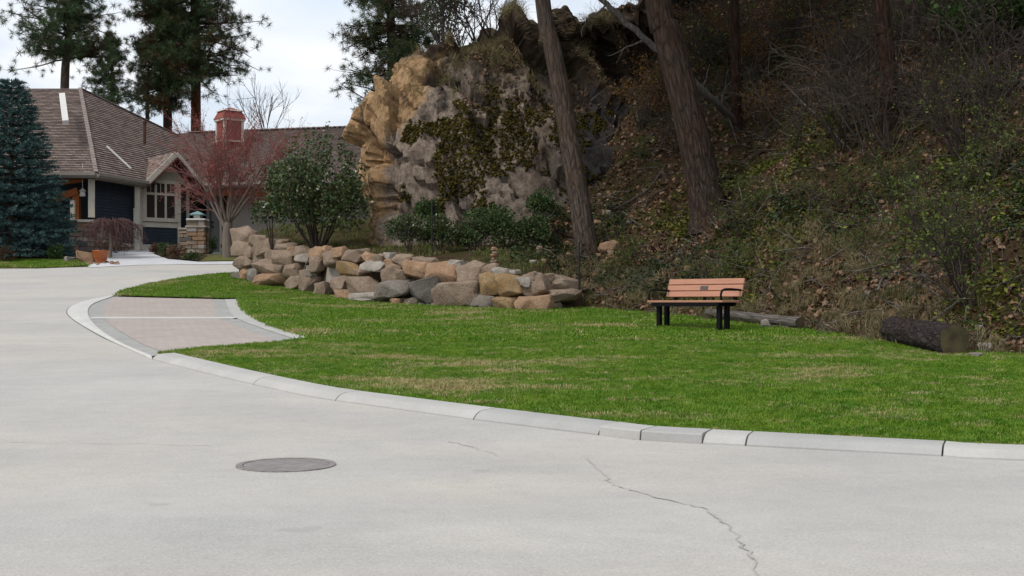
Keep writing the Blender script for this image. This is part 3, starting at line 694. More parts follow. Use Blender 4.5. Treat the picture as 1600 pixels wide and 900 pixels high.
for i in range(3):
    a, b = w0 + i * cw + .045, w0 + (i + 1) * cw - .045
    flat('pane', a, b, zb + .06, zm - .05, .034, .04, M['pane'], win)
    flat('pane', a, (a + b) / 2 - .012, zm + .05, zt_ - .05, .034, .04, M['pane'], win); flat('pane', (a + b) / 2 + .012, b, zm + .05, zt_ - .05, .034, .04, M['pane'], win)
    flat('muntin', (a + b) / 2 - .012, (a + b) / 2 + .012, zm + .05, zt_ - .05, .031, .06, M['trim'], win)
for i in range(1, 3): flat('mullion', w0 + i * cw - .045, w0 + i * cw + .045, zb + .06, zt_ - .05, .031, .075, M['trim'], win)
flat('transom_bar', w0, w1, zm - .05, zm + .05, .031, .08, M['trim'], win)
flat('frame', w0 - .13, w0 + .04, zb - .02, zt_ + .08, .016, .09, M['trim'], win); flat('frame', w1 - .04, w1 + .13, zb - .02, zt_ + .08, .016, .09, M['trim'], win)
flat('frame', w0 + .04, w1 - .04, zt_ - .05, zt_ + .10, .016, .095, M['trim'], win); flat('sill', w0 - .16, w1 + .16, zb - .10, zb + .06, .016, .13, M['trim'], win); flat('apron', w0 - .16, w1 + .16, zb - .34, zb - .12, .016, .06, M['trim'], win)

# wall under the right-hand eave, porch posts
ev = (E3 - E2).normalized(); Wa = E2 - nE * .55 + ev * .55; Wb = E3 - nE * .5 - ev * .15
def wz(p, z): return Vector((p.x, p.y, z))
lapped('side_wall', [wz(Wa, PAD - .2), wz(Wb, PAD - .2), wz(Wb, 6.65), wz(Wa, 6.65)], .125, .026, M['siding'], house)
mesh_np('soffit_board', [wz(E2 - ev * .1, 6.52), wz(E3, 6.52), wz(Wb, 6.52), wz(Wa, 6.52)], [(0, 1, 2, 3)], M['soffit'], house)
for p_, w_, zlo in ((px(143, 300, 50.3), .25, 5.0), (px(214.5, 300, 53.2), .2, PAD - .1)):
    m = MB(); m.box((p_.x, p_.y, (zlo + 6.55) / 2), (w_, w_, 6.55 - zlo), Matrix.Rotation(.3, 3, 'Z')); m.build('porch_post', M['trim'], house)
slab('foundation', [wz(Wa + nE * .04, PAD - .5), wz(Wb + nE * .04, PAD - .5), wz(Wb + nE * .04, PAD + .2), wz(Wa + nE * .04, PAD + .2)], .1, M['trim'], house)
# porch front on the left: recessed wall, cedar truss and column, lantern
lapped('porch_wall', [Vector((-28, 51.6, PAD - .1)), Vector((Wa.x, 51.6, PAD - .1)), Vector((Wa.x, 51.6, 6.6)), Vector((-28, 51.6, 6.6))], .125, .026, M['siding'], house)
mesh_np('porch_ceiling', [Vector((-28, 49.3, 6.5)), Vector((E2.x, 49.8, 6.5)), Vector((Wa.x, 51.6, 6.5)), Vector((-28, 51.6, 6.5))], [(0, 1, 2, 3)], M['soffit'], house)
m = MB(); c_ = px(120, 325, 50.6)
m.box(c_, (.27, .27, 1.1)); m.build('cedar_column', M['cedar'], house)
for (x0, y0, x1, y1, w) in ((84, 286, 131, 280, .22), (84, 312, 122, 298, .26)):
    m = MB(); m.bar(px(x0, y0, 50.5), px(x1, y1, 50.5), .2, w); m.build('cedar_brace', M['cedar'], house)
m = MB(); m.box(px(114, 333, 50.2), (.17, .17, 1.0)); m.build('porch_post', M['trim'], house)
lan = MB(); lc = px(129, 302, 50.2); lan.cyl(lc + Vector((0, 0, -.12)), lc + Vector((0, 0, .08)), .12, .10, 8); lan.cyl(lc + Vector((0, 0, .08)), lc + Vector((0, 0, .2)), .15, .03, 8); lan.cyl(lc + Vector((0, 0, .2)), lc + Vector((0, 0, 1.2)), .012, .012, 5); lan.build('hanging_lantern', M['lamp_glass'], house)

# ---- stone facing built from single stones
STONE = [mat_noise('field_stone_%d' % i, c, 5, .9, .5, 18, .02, fine=.4) for i, c in enumerate([[(.22, .17, .12), (.34, .27, .20)], [(.30, .22, .16), (.46, .36, .27)], [(.15, .13, .115), (.24, .21, .185)], [(.30, .18, .11), (.40, .26, .16)], [(.36, .32, .27), (.5, .46, .4)]])]
stone_meshes = []
def chunk(seed, sub=1, rough=.06):
    r = random.Random(seed); bm = bmesh.new(); bmesh.ops.create_cube(bm, size=1); bmesh.ops.bevel(bm, geom=bm.edges[:], offset=.1, segments=1, affect='EDGES')
    for v in bm.verts: v.co += Vector((r.uniform(-1, 1), r.uniform(-1, 1), r.uniform(-1, 1))) * rough
    me = bpy.data.meshes.new('stone'); bm.to_mesh(me); bm.free(); return me
for i in range(10): 
    for mt in STONE[i % 5:i % 5 + 1]:
        me = chunk(i); me.materials.append(mt); stone_meshes.append(me)
def stone_run(a, b, z0, z1, depth, parent, rows, rnd, avg):
    a, b = Vector(a), Vector(b); L_ = (b - a).length; u = (b - a).normalized(); rz = math.atan2(u.y, u.x)
    for r in range(rows):
        h = (z1 - z0) / rows; x = 0.; 
        while x < L_ - .02:
            w = min(avg * rnd.uniform(.6, 1.5), L_ - x)
            if L_ - x - w < .1: w = L_ - x
            o = bpy.data.objects.new('stone', rnd.choice(stone_meshes)); c = a + u * (x + w / 2)
            o.location = (c.x, c.y, z0 + h * (r + .5)); o.scale = (w * .97, depth * rnd.uniform(.9, 1.1), h * .95); o.rotation_euler = (0, 0, rz); link(o, parent); x += w
rnd = random.Random(3)
kw = mesh_np('wainscot_core', [], [], M['mulch'], house) if False else None
wa0 = px(108, 360, 49.7); wa1 = px(147, 360, 49.9); wb1 = Wa + ev * 1.9 + nE * .12
stone_run((wa0.x, wa0.y, 0), (wa1.x, wa1.y, 0), PAD - .45, 4.78, .24, house, 7, rnd, .36)
stone_run((wa1.x + .02, wa1.y + .1, 0), (wb1.x, wb1.y, 0), PAD - .45, 4.72, .2, house, 7, rnd, .34)
m = MB(); m.bar(wz(wa0, 4.83), wz(wa1, 4.83) + Vector((.12, 0, 0)), .36, .1); m.bar(wz(wa1, 4.77) + Vector((.02, .25, 0)), wz(wb1, 4.77), .3, .09); m.build('stone_cap', M['trim'], house)
m = MB(); m.bar(wz(wa0, 4.15) + Vector((0, .12, 0)), wz(wa1, 4.15) + Vector((0, .12, 0)), .16, 1.2); m.build('mortar_core', STONE[2], house)
m = MB(); m.bar(wz(wa1, 4.1) + Vector((-.1, .1, 0)), wz(wb1, 4.1) + Vector((-.1, .03, 0)), .14, 1.15); m.build('mortar_core', STONE[2], house)

# ---- entry and garage wing
def quad(name, x0, x1, y0, y1, d0, d1, th, mat_, par, z0=None, z1=None):
    a, b, c, e = px(x0, y1, d0), px(x1, y1, d1), px(x1, y0, d1), px(x0, y0, d0)
    if z0 is not None: a.z = b.z = z0
    if z1 is not None: c.z = e.z = z1
    return slab(name, [a, b, c, e], th, mat_, par)
a = px(277, 300, 56); b = px(294, 300, 56.2)
lapped('entry_wall', [wz(a, PAD - .1), wz(b, PAD - .1), wz(b, 6.7), wz(a, 6.7)], .125, .026, M['siding'], house)
quad('corner_board', 291, 295.5, 290, 395, 55.9, 55.9, .1, M['trim'], house, PAD, 6.6)
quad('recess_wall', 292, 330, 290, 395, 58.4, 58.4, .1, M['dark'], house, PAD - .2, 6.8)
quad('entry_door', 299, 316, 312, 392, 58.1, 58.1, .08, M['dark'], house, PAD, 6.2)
quad('pilaster', 322.5, 327.5, 305, 395, 56.4, 56.4, .16, M['door'], house, PAD, 6.6)
dr = quad('side_door', 327.5, 343, 308, 395, 56.6, 56.6, .08, M['door'], house, PAD, 6.5)
for yy in (347, 354):
    m = MB(); m.box(px(331.5, yy, 56.5), (.1, .06, .1)); m.build('handle', M['metal_dark'], dr)
quad('door_trim', 343, 346.5, 305, 395, 56.4, 56.4, .12, M['trim'], house, PAD, 6.6); quad('red_panel', 346.5, 353, 305, 395, 56.7, 56.7, .1, M['red_wood'], house, PAD, 6.6)
quad('garage_wall', 353, 600, 290, 395, 56.8, 55.5, .15, M['garage'], house, PAD - .3, 6.6)
m = MB(); m.bar(px(314, 297, 55.6), px(600, 297, 54.6), .2, .48); m.build('cedar_beam', M['cedar'], house)
G1 = px(306, 289, 55.2); G1.z = 6.78; gdir = Vector((1, -.25, 0)).normalized(); G2b = G1 + gdir * 10.5; F1 = F1.copy(); F1.z = 10.1; F2b = F1 + gdir * 12
lapped('garage_roof', [G1 - gdir * .6, G2b, F2b, F1 - gdir * .6], .17, .03, M['shingle'], house)
mesh_np('garage_roof_back', [F1, F2b, F2b + Vector((0, 8, -4)), F1 + Vector((0, 8, -4))], [(3, 2, 1, 0)], M['shingle'], house)
m = MB()
for i in range(44):
    p, q_ = F1.lerp(F2b, i / 44), F1.lerp(F2b, (i + 1.2) / 44); m.bar(p + Vector((0, 0, .07)), q_ + Vector((0, 0, .05)), .28, .04)
m.build('ridge_cap', M['cap'], house)
gutter(G1 - gdir * .4, G2b, (-.24, -.97, 0))
# cupola on the garage ridge
cup = MB(); cc = px(359, 215, 60.6); R_ = Matrix.Rotation(.62, 3, 'Z')
def cupola_part(name, size, z, mat_, taper=1, par=house, dxy=(0, 0)):
    m = MB(); o_ = R_ @ Vector((dxy[0], dxy[1], 0)); m.box((cc.x + o_.x, cc.y + o_.y, z), size, R_, taper=taper); return m.build(name, mat_, par)
body = cupola_part('cupola', (.92, .92, 2.1), cc.z - .25, M['red_shingle'])
for sx in (-1, 1):
    for sy in (-1, 1): cupola_part('cupola_corner_board', (.13, .13, 2.1), cc.z - .24, M['trim'], 1, body, (sx * .44, sy * .44))
cupola_part('cupola_cornice', (1.12, 1.12, .1), cc.z + .80, M['trim'], 1, body); cupola_part('cupola_skirt', (1.2, 1.2, .07), cc.z - .22, M['trim'], 1, body)
cr = cupola_part('cupola_roof', (1.18, 1.18, .36), cc.z + 1.03, M['red_shingle'], .72, body); cupola_part('cupola_roof_trim', (1.0, 1.0, .05), cc.z + 1.24, M['trim'], .9, body); cupola_part('cupola_cap', (.86, .86, .16), cc.z + 1.31, M['red_shingle'], .3, body)

# ---- stone gate pillar with lamp
pb = px(309, 406, 50.2); pzb = float(prof(50.2)); gpil = empty('gate_pillar', (pb.x, pb.y, pzb)); tag(gpil, 'tan stone pillar with pale capstones beside the house entry', 'pillar')
def pillar_stones(x0, x1, y, z0, z1, rows, depth, rnd):
    for r in range(rows):
        h = (z1 - z0) / rows; x = x0
        while x < x1 - .02:
            w = min(rnd.uniform(.2, .46), x1 - x); w = x1 - x if x1 - x - w < .12 else w
            o = bpy.data.objects.new('stone', rnd.choice(stone_meshes)); o.location = (x + w / 2, y, z0 + h * (r + .5)); o.scale = (w * .97, depth, h * .94); link(o, gpil); x += w
pillar_stones(-.36, .36, -.22, 0, 1.0, 6, .26, rnd); pillar_stones(-.36, .36, .22, 0, 1.0, 6, .26, rnd); pillar_stones(-.33, .33, -.18, 1.08, 1.28, 1, .24, rnd); pillar_stones(-.33, .33, .18, 1.08, 1.28, 1, .24, rnd)
pillar_stones(-.74, -.37, .05, 0, .93, 6, .3, rnd)
for args, nm in ((((0, 0, .5), (.6, .6, 1.0)), 'pillar_core'), (((0, 0, 1.15), (.5, .5, .24)), 'pillar_core')):
    m = MB(); m.box(*args); m.build(nm, STONE[2], gpil)
m = MB(); m.box((0, 0, 1.04), (.8, .78, .08)); m.build('capstone', STONE[4], gpil, bevel=.015)
m = MB(); m.box((0, 0, 1.32), (.74, .74, .07)); m.build('capstone', M['white_metal'], gpil, bevel=.015)
m = MB(); m.box((-.55, .05, .97), (.42, .36, .08)); m.build('capstone', STONE[4], gpil, bevel=.015)
pl = empty('pillar_lamp', (pb.x, pb.y, pzb + 1.356)); tag(pl, 'small lantern with green copper roof on top of the stone pillar', 'lamp')
m = MB(); m.box((0, 0, .075), (.28, .28, .15)); m.build('lamp_glass', M['lamp_glass'], pl)
for sx in (-1, 1):
    for sy in (-1, 1): m = MB(); m.box((sx * .145, sy * .145, .075), (.03, .03, .15)); m.build('lamp_post', M['metal_dark'], pl)
m = MB(); m.box((0, 0, .165), (.54, .54, .03)); m.box((0, 0, .22), (.52, .52, .08), taper=.45); m.box((0, 0, .285), (.22, .22, .05), taper=.2); m.build('lamp_roof', M['copper'], pl)

# ================================================================== BOULDER WALL
BC = {'t': [(.20, .155, .12), (.33, .265, .21), (.27, .20, .15)], 'o': [(.27, .165, .10), (.42, .275, .175), (.33, .215, .14)], 'w': [(.27, .25, .23), (.42, .39, .355), (.34, .30, .26)],
      'g': [(.15, .145, .14), (.26, .245, .23), (.21, .18, .15)], 'd': [(.09, .085, .085), (.17, .16, .155), (.13, .115, .10)], 'b': [(.27, .16, .06), (.38, .25, .12), (.28, .20, .12)]}
def make_boulder_mat(k, cols):
    t = NT('boulder_stone_' + k); oi = t.n('ShaderNodeObjectInfo').outputs['Random']; add = t.n('ShaderNodeVectorMath', operation='ADD'); t.l(t.coord('Object'), add.inputs[0])
    cmb = t.n('ShaderNodeCombineXYZ'); t.l(t.math('MULTIPLY', oi, 37.), cmb.inputs[0]); t.l(cmb.outputs[0], add.inputs[1]); v = add.outputs[0]
    a = t.noise(v, 2.6, 7, .65); b = t.noise(v, 26, 5, .7); w = t.noise(v, 5, 6, .7)
    c = t.ramp(a, [(.3, cols[0]), (.5, cols[2]), (.68, cols[1])]); c = t.mix(.75, c, t.ramp(b, [(.28, (.45, .44, .43)), (.6, (1, 1, 1))]), 'MULTIPLY')
    c = t.mix(t.ramp(w, [(.60, 0.), (.70, .55)]), c, (.10, .095, .09)); c = t.mix(t.ramp(w, [(.26, .5), (.36, 0.)]), c, (.42, .40, .36))
    c = t.mix(1., c, (1.12, 1.10, 1.07), 'MULTIPLY'); t.color(c); t.rough(.92).spec(.15); t.bump(t.math('ADD', b, t.math('MULTIPLY', w, 1.5)), .8, .035); return t.m
BM = {k: make_boulder_mat(k, c) for k, c in BC.items()}
def boulder_mesh(name, size, seed, material, sub=2, rough=.10):
    r = random.Random(seed); bm = bmesh.new()
    for c_ in [(a, b, c) for a in (-1, 1) for b in (-1, 1) for c in (-1, 1)]: bm.verts.new([k * r.uniform(.36, .88) for k in c_])
    for _ in range(14):
        v = Vector((r.gauss(0, 1), r.gauss(0, 1), r.gauss(0, 1))); v.normalize(); m_ = max(abs(v.x), abs(v.y), abs(v.z)); v = v / (m_ ** .8) * r.uniform(.84, 1); bm.verts.new(v)
    bmesh.ops.convex_hull(bm, input=bm.verts[:]); loose = [v for v in bm.verts if not v.link_faces]; bmesh.ops.delete(bm, geom=loose, context='VERTS')
    bmesh.ops.dissolve_limit(bm, angle_limit=.25, verts=bm.verts[:], edges=bm.edges[:])
    bmesh.ops.bevel(bm, geom=bm.edges[:], offset=.08, segments=2, affect='EDGES', profile=.6); bmesh.ops.triangulate(bm, faces=bm.faces[:])
    bmesh.ops.subdivide_edges(bm, edges=[e for e in bm.edges if e.calc_length() > .35], cuts=sub, use_grid_fill=True); bmesh.ops.triangulate(bm, faces=bm.faces[:])
    lo = Vector([min(v.co[i] for v in bm.verts) for i in range(3)]); hi = Vector([max(v.co[i] for v in bm.verts) for i in range(3)])
    off = Vector((seed * 1.7, seed * .9, seed * 2.3))
    for v in bm.verts:
        c = Vector([((v.co[i] - lo[i]) / (hi[i] - lo[i]) - .5) for i in range(3)]); n = mnoise.noise(c * 3.2 + off) * rough + mnoise.noise(c * 8 + off) * rough * .4
        v.co = Vector([c[i] * (1 + n * 1.3) * size[i] for i in range(3)])
    me = bpy.data.meshes.new(name); bm.to_mesh(me); bm.free(); me.polygons.foreach_set('use_smooth', [True] * len(me.polygons)); me.materials.append(material)
    try: me.set_sharp_from_angle(angle=math.radians(38))
    except Exception: pass
    return me
Z4 = [(140, 165, 175, 165, 't'), (150, 260, 170, 150, 't'), (140, 375, 150, 115, 't'), (135, 465, 85, 115, 'o'), (200, 475, 100, 120, 'g'), (70, 490, 85, 75, 'g'), (250, 330, 110, 190, 't'), (300, 250, 140, 125, 't'), (345, 305, 90, 110, 't'),
      (400, 225, 110, 90, 't'), (225, 195, 120, 90, 't'), (470, 330, 200, 125, 't'), (520, 275, 70, 60, 'o'), (370, 415, 245, 125, 't'), (385, 512, 260, 110, 'o'), (280, 540, 105, 85, 'g'), (615, 285, 145, 95, 't'), (730, 290, 115, 90, 'o'),
      (800, 280, 75, 90, 'o'), (635, 375, 145, 122, 'w'), (740, 385, 120, 135, 't'), (530, 450, 125, 125, 't'), (550, 530, 135, 115, 't'), (655, 520, 175, 190, 't'), (875, 340, 195, 135, 't'), (925, 290, 140, 90, 'o'), (1050, 325, 165, 110, 't'),
      (1030, 432, 205, 122, 'b'), (840, 470, 205, 140, 'w'), (930, 548, 150, 112, 't'), (780, 597, 150, 110, 't'), (985, 650, 190, 90, 'o'), (1205, 677, 290, 90, 'w'), (850, 672, 100, 50, 'o'), (1165, 330, 95, 72, 'o'), (1255, 335, 105, 72, 't'),
      (1340, 325, 90, 70, 'w'), (1225, 405, 215, 96, 'w'), (1350, 385, 75, 80, 'o'), (1150, 542, 245, 180, 't'), (1350, 458, 155, 130, 't'), (1430, 478, 75, 82, 't'), (1450, 345, 140, 92, 't'), (1560, 350, 75, 56, 't'), (1375, 575, 250, 160, 'g'),
      (1430, 700, 120, 70, 'o'), (1530, 705, 110, 70, 't'), (460, 245, 120, 70, 't'), (700, 440, 90, 90, 'g'), (1090, 460, 70, 60, 't')]
Z5 = [(80, 435, 200, 140, 'o'), (150, 375, 145, 88, 't'), (160, 612, 290, 210, 'd'), (305, 455, 245, 170, 'o'), (385, 382, 130, 60, 'w'), (520, 470, 205, 200, 't'), (640, 440, 135, 100, 't'), (415, 640, 320, 215, 't'), (685, 548, 215, 190, 'b'),
      (600, 700, 220, 130, 'g'), (850, 575, 225, 180, 'b'), (815, 718, 220, 130, 'b'), (1050, 555, 195, 190, 't'), (1045, 732, 270, 150, 'o'), (1280, 550, 255, 120, 't'), (1250, 652, 285, 112, 't'), (960, 535, 100, 85, 'w'), (1000, 490, 125, 75, 't'),
      (40, 702, 120, 75, 'g'), (125, 730, 95, 50, 'w'), (215, 728, 105, 50, 'w'), (780, 455, 110, 65, 'w'), (725, 442, 65, 60, 'w'), (872, 462, 75, 62, 'w'), (1205, 735, 80, 55, 'g'), (1150, 500, 90, 70, 't'), (560, 590, 100, 90, 't')]
bl = [(360 + x / 5.293, 340 + y / 5.293, w / 5.293, h / 5.293, c) for x, y, w, h, c in Z4] + [(640 + x / 5.293, 340 + y / 5.293, w / 5.293, h / 5.293, c) for x, y, w, h, c in Z5]
wall = empty('boulder_wall', (0, 0, 0)); tag(wall, 'curved retaining wall of piled tan and grey boulders along the lawn', 'wall')
wpx = np.array([p[0] for p in WALL_PX]); wpy = np.array([p[1] for p in WALL_PX])
tilt = random.Random(9)
for i, (x, y, w, h, c) in enumerate(bl):
    bx_, by_ = np.interp(x, wpx, wall_base[:, 0]), np.interp(x, wpx, wall_base[:, 1]); yb = np.interp(x, wpx, wpy)
    d = by_ + max(0, (yb - y)) / F * by_ * .34 + .1; s = d / F; W, H_ = w * s * 1.12, h * s * 1.14
    k = int(np.argmin(abs(wpx - x))); a, b = wall_base[max(0, k - 1)], wall_base[min(len(wall_base) - 1, k + 1)]; ang = math.atan2(b[1] - a[1], b[0] - a[0]); fs = max(.62, math.cos(ang - math.atan2(-bx_, by_) * 0))
    me = boulder_mesh('boulder', (W / (fs if abs(ang) < 1.1 else .8), max(.35, min(.9, .85 * W)), H_), i + 5, BM[c])
    o = bpy.data.objects.new('boulder', me); p = px(x, y, d); o.location = p; o.rotation_euler = (tilt.uniform(-.12, .12), tilt.uniform(-.12, .12), ang * .8); link(o, wall)
# packed earth and small stones behind the joints
V = []; WBs = np.array(WB)
for p in WBs:
    xx_ = CX + p[0] / p[1] * F; h = wall_h(xx_)
    for k, (o_, z) in enumerate(((.25, -.1), (.42, h * .5), (.6, h * .9), (1.1, h * .93))): V.append((p[0] + .1 * o_, p[1] + o_, float(prof(p[1])) + z))
n = len(WBs); mesh_np('earth_backing', V, [(i * 4 + j, i * 4 + 4 + j, i * 4 + 5 + j, i * 4 + 1 + j) for i in range(n - 1) for j in range(3)], M['mulch'], wall)

# cairn on the wall
cb = px(773, 418, 28.95); cairn = empty('stone_cairn', cb); tag(cairn, 'little cairn of flat reddish stones stacked on the boulder wall', 'cairn')
zc = 0
for i, (w, h, c) in enumerate([(.26, .10, 'o'), (.2, .085, 't'), (.17, .085, 'o'), (.18, .075, 'o'), (.14, .075, 't'), (.15, .09, 'o')]):
    o = bpy.data.objects.new('stone', boulder_mesh('stone', (w, w * .9, h), 200 + i, BM[c], 1)); o.location = (random.uniform(-.015, .015), 0, zc + h / 2); o.rotation_euler = (0, 0, i * 1.3); link(o, cairn); zc += h * .9
def loose(x, y, w, h, c, seed, label, on='hill', group='loose stones on the slope', name='loose_stone', cat='stone', d=None):
    p = hp(x, y + h * .4) if on == 'hill' else Vector((*gp(x, y + h * .45), 0))
    if on != 'hill': p.z = float(prof(p.y)) + .05
    if d: p = px(x, y + h * .4, d)
    s = p.y / F; o = bpy.data.objects.new(name, boulder_mesh(name, (w * s, w * s * .8, h * s * 1.15), seed, BM[c], 1)); o.location = p + Vector((0, 0, h * s * .35)); o.rotation_euler = (0, 0, seed); link(o); tag(o, label, cat, group)
    return o
SL = 'angular tan stone lying loose on the brown hillside'
loose(842, 391, 11, 13, 'o', 301, 'upright peach coloured stone behind the wall beside the cairn', group=None); loose(834, 409, 14, 6, 'w', 302, 'flat pale stone on the grass behind the boulder wall', group=None); loose(850, 408, 10, 7, 'o', 303, SL)
loose(953, 385, 34, 18, 'o', 304, 'broad orange stone beside the foot of the grey leaning trunk', group=None); loose(951, 333, 9, 8, 'w', 305, 'small white stone on the slope right of the grey trunk', group=None)
rs = random.Random(77)
for i in range(70):
    x, y = rs.uniform(880, 1590), rs.uniform(250, 520)
    if y > np.interp(x, [900, 1270, 1600], [470, 510, 545]): continue
    w = rs.uniform(4, 11); loose(x, y, w, w * rs.uniform(.5, .8), rs.choice('ttoog'), 320 + i, SL)
for i in range(26):
    x, y = rs.uniform(885, 960), rs.uniform(330, 400); w = rs.uniform(5, 13); loose(x, y, w, w * .65, rs.choice('too'), 420 + i, 'broken reddish stone in the scree around the grey trunk', group='scree stones by the grey trunk')
for x, y, w, h, c, lab in ((1539, 548, 22, 16, 'w', 'round cream stone at the lawn edge right of the sawn log'), (1529, 512, 13, 9, 'w', 'small pale grey stone on the slope above the sawn log'), (1598, 550, 18, 12, 'o', 'tan stone at the far right lawn edge'), (1467, 498, 9, 6, 'w', 'tiny white stone just above the sawn log'), (1484, 513, 9, 5, 'w', 'tiny cream stone resting behind the end of the sawn log'), (1522, 560, 26, 8, 'g', 'flat grey stone in front of the sawn log')):
    loose(x, y, w, h, c, int(x), lab, on='lawn' if y > 540 else 'hill', group=None)
loose(1196, 510, 18, 16, 'w', 611, 'pale grey rock leaning on the thin fallen log', on='lawn', group=None); loose(1183, 509, 10, 9, 't', 612, 'small tan rock next to the pale rock at the thin fallen log', on='lawn', group=None)

# ================================================================== BENCH
M['bench_wood'] = mat_noise('recycled_plank', [(.39, .18, .115), (.47, .235, .155), (.43, .205, .13)], 3, .6, .12, 30, .004, cscale=(.6, 6, 6))
M['bench_metal'] = mat_noise('black_powder_coat', [(.004, .004, .005), (.007, .007, .008)], 10, .55, 0, spec=.12); M['plaque'] = mat_noise('bronze_plaque', [(.05, .05, .05), (.12, .115, .105)], 60, .4, 0, cscale=(.3, 1, 1))
bp = gp(1085, 519); ba = math.radians(-47)
bench = empty('park_bench', (bp[0], bp[1], float(prof(bp[1])) + .06), ba); tag(bench, 'park bench with salmon planks and black metal legs on the lawn', 'bench')
BL = 1.6
for i, yy in enumerate((-.23, -.115, 0, .115)):
    m = MB(); m.box((0, yy, .455), (BL, .105, .036)); m.build('seat_plank', M['bench_wood'], bench, bevel=.006)
Rb_ = Matrix.Rotation(math.radians(-17), 3, 'X')
for i, zz_ in enumerate((.58, .685, .79)):
    m = MB(); m.box((0, .225 + (zz_ - .5) * .30, zz_), (BL, .034, .098), Rb_); m.build('back_plank', M['bench_wood'], bench, bevel=.006)
m = MB(); m.box((.0, .225 + .185 * .30 - .021, .687), (.16, .006, .065), Rb_); m.build('plaque', M['plaque'], bench)
m = MB(); m.box((0, -.255, .405), (BL - .18, .04, .062)); m.build('front_rail', M['bench_metal'], bench)
m = MB(); m.box((0, .14, .405), (BL - .18, .04, .062)); m.build('rear_rail', M['bench_metal'], bench)
for sx in (-1, 1):
    X_ = sx * (BL / 2 - .16)
    for yy in (-.15, .05): m = MB(); m.box((X_, yy, .19), (.075, .075, .50)); m.build('leg', M['bench_metal'], bench, bevel=.006)
    m = MB(); m.box((X_, -.01, .415), (.07, .54, .04)); m.build('seat_bracket', M['bench_metal'], bench)
    m = MB(); m.bar((X_, .235, .39), (X_, .375, .82), .05, .05, (0, 1, 0)); m.build('back_support', M['bench_metal'], bench)
    Xa = sx * (BL / 2 - .035); t_ = Tubes(); arc = [(Xa, -.24, .44), (Xa, -.27, .53), (Xa, -.26, .60), (Xa, -.20, .645), (Xa, -.05, .655), (Xa, .12, .65), (Xa, .30, .64)]
    t_.add(catmull(arc, 4), [.019] * (6 * 4 + 1), 8); t_.build('armrest', M['bench_metal'], bench)
m = MB(); m.bar((0, .235, .39), (0, .37, .80), .04, .04, (0, 1, 0)); m.build('back_support', M['bench_metal'], bench)

# ================================================================== MANHOLE, ROAD CRACK, POST, POT
mh = gp(447, 727); t = NT('cast_iron'); v = t.coord('Object'); ck = t.n('ShaderNodeTexChecker'); ck.inputs['Scale'].default_value = 26; t.l(v, ck.inputs['Vector']); nn = t.noise(v, 9, 5)
t.color(t.mix(.5, t.ramp(nn, [(.3, (.22, .19, .18)), (.7, (.33, .30, .29))]), t.ramp(ck.outputs['Fac'], [(0, (.6, .6, .6)), (1, (1, 1, 1))]), 'MULTIPLY')); t.rough(.7); t.bump(ck.outputs['Fac'], .6, .006); M['iron'] = t.m
sl_ = math.atan((float(prof(mh[1] + .3)) - float(prof(mh[1] - .3))) / .6)
man = empty('manhole_cover', (mh[0], mh[1], float(prof(mh[1])) + .0)); man.rotation_euler = (sl_, 0, 0); tag(man, 'round cast iron manhole cover set into the pale road', 'manhole cover')
m = MB(); m.cyl((0, 0, -.05), (0, 0, .007), .285, .285, 48); m.build('lid', M['iron'], man); 
V = []; k = 48
for r, z in ((.292, -.05), (.292, .009), (.335, .009), (.335, -.05)): V += [(r * math.cos(2 * math.pi * i / k), r * math.sin(2 * math.pi * i / k), z) for i in range(k)]
mesh_np('rim', V, [(r * k + i, r * k + (i + 1) % k, (r + 1) * k + (i + 1) % k, (r + 1) * k + i) for r in range(3) for i in range(k)], M['iron'], man)
M['crack'] = mat_noise('crack_filler', [(.34, .325, .295), (.45, .43, .395)], 6, .9, .2)
def crack(name, pts, w, label):
    P = catmull([gp(*p) for p in pts], 7); P = P + np.array([[random.uniform(-.02, .02), random.uniform(-.03, .03)] for _ in P]); t = np.gradient(P, axis=0); t /= np.linalg.norm(t, axis=1)[:, None]; nn = np.stack([t[:, 1], -t[:, 0]], -1); V = []
    for p, n in zip(P, nn):
        ww = w * random.uniform(.2, 1.8)
        for sgn in (-1, 1): q_ = p + n * ww * sgn; V.append((q_[0], q_[1], float(prof(q_[1])) + .004))
    o = mesh_np(name, V, [(2 * i, 2 * i + 1, 2 * i + 3, 2 * i + 2) for i in range(len(P) - 1)], M['crack']); tag(o, kind='structure'); return o
crack('road_crack', [(920, 714), (945, 745), (962, 758), (1000, 770), (1060, 786), (1108, 798), (1135, 820), (1160, 850), (1178, 880), (1200, 915)], .005, '')
crack('road_crack', [(700, 690), (740, 700), (780, 712)], .004, '')
crack('road_crack', [(0, 691), (80, 692), (200, 694), (330, 697)], .0025, '')
# thin black garden stake
sp_ = px(905, 434, 28.1); m = MB(); m.cyl(sp_ + Vector((0, 0, -.3)), sp_ + Vector((0, 0, .78)), .022, .022, 8); m.cyl(sp_ + Vector((0, 0, .78)), sp_ + Vector((0, 0, .81)), .022, .008, 8)
st = m.build('garden_stake', M['metal_dark']); tag(st, 'thin black metal stake standing at the right end of the boulder wall', 'stake')
sp_ = px(675, 396, 31.2); m = MB(); m.cyl(sp_ + Vector((0, 0, -.3)), sp_ + Vector((0, 0, 1.25)), .018, .018, 8); m.cyl(sp_ + Vector((0, 0, 1.25)), sp_ + Vector((0, 0, 1.28)), .018, .006, 8)
st = m.build('garden_stake', M['metal_dark']); tag(st, 'dark metal stake among the leafy shrubs below the rock bluff', 'stake')
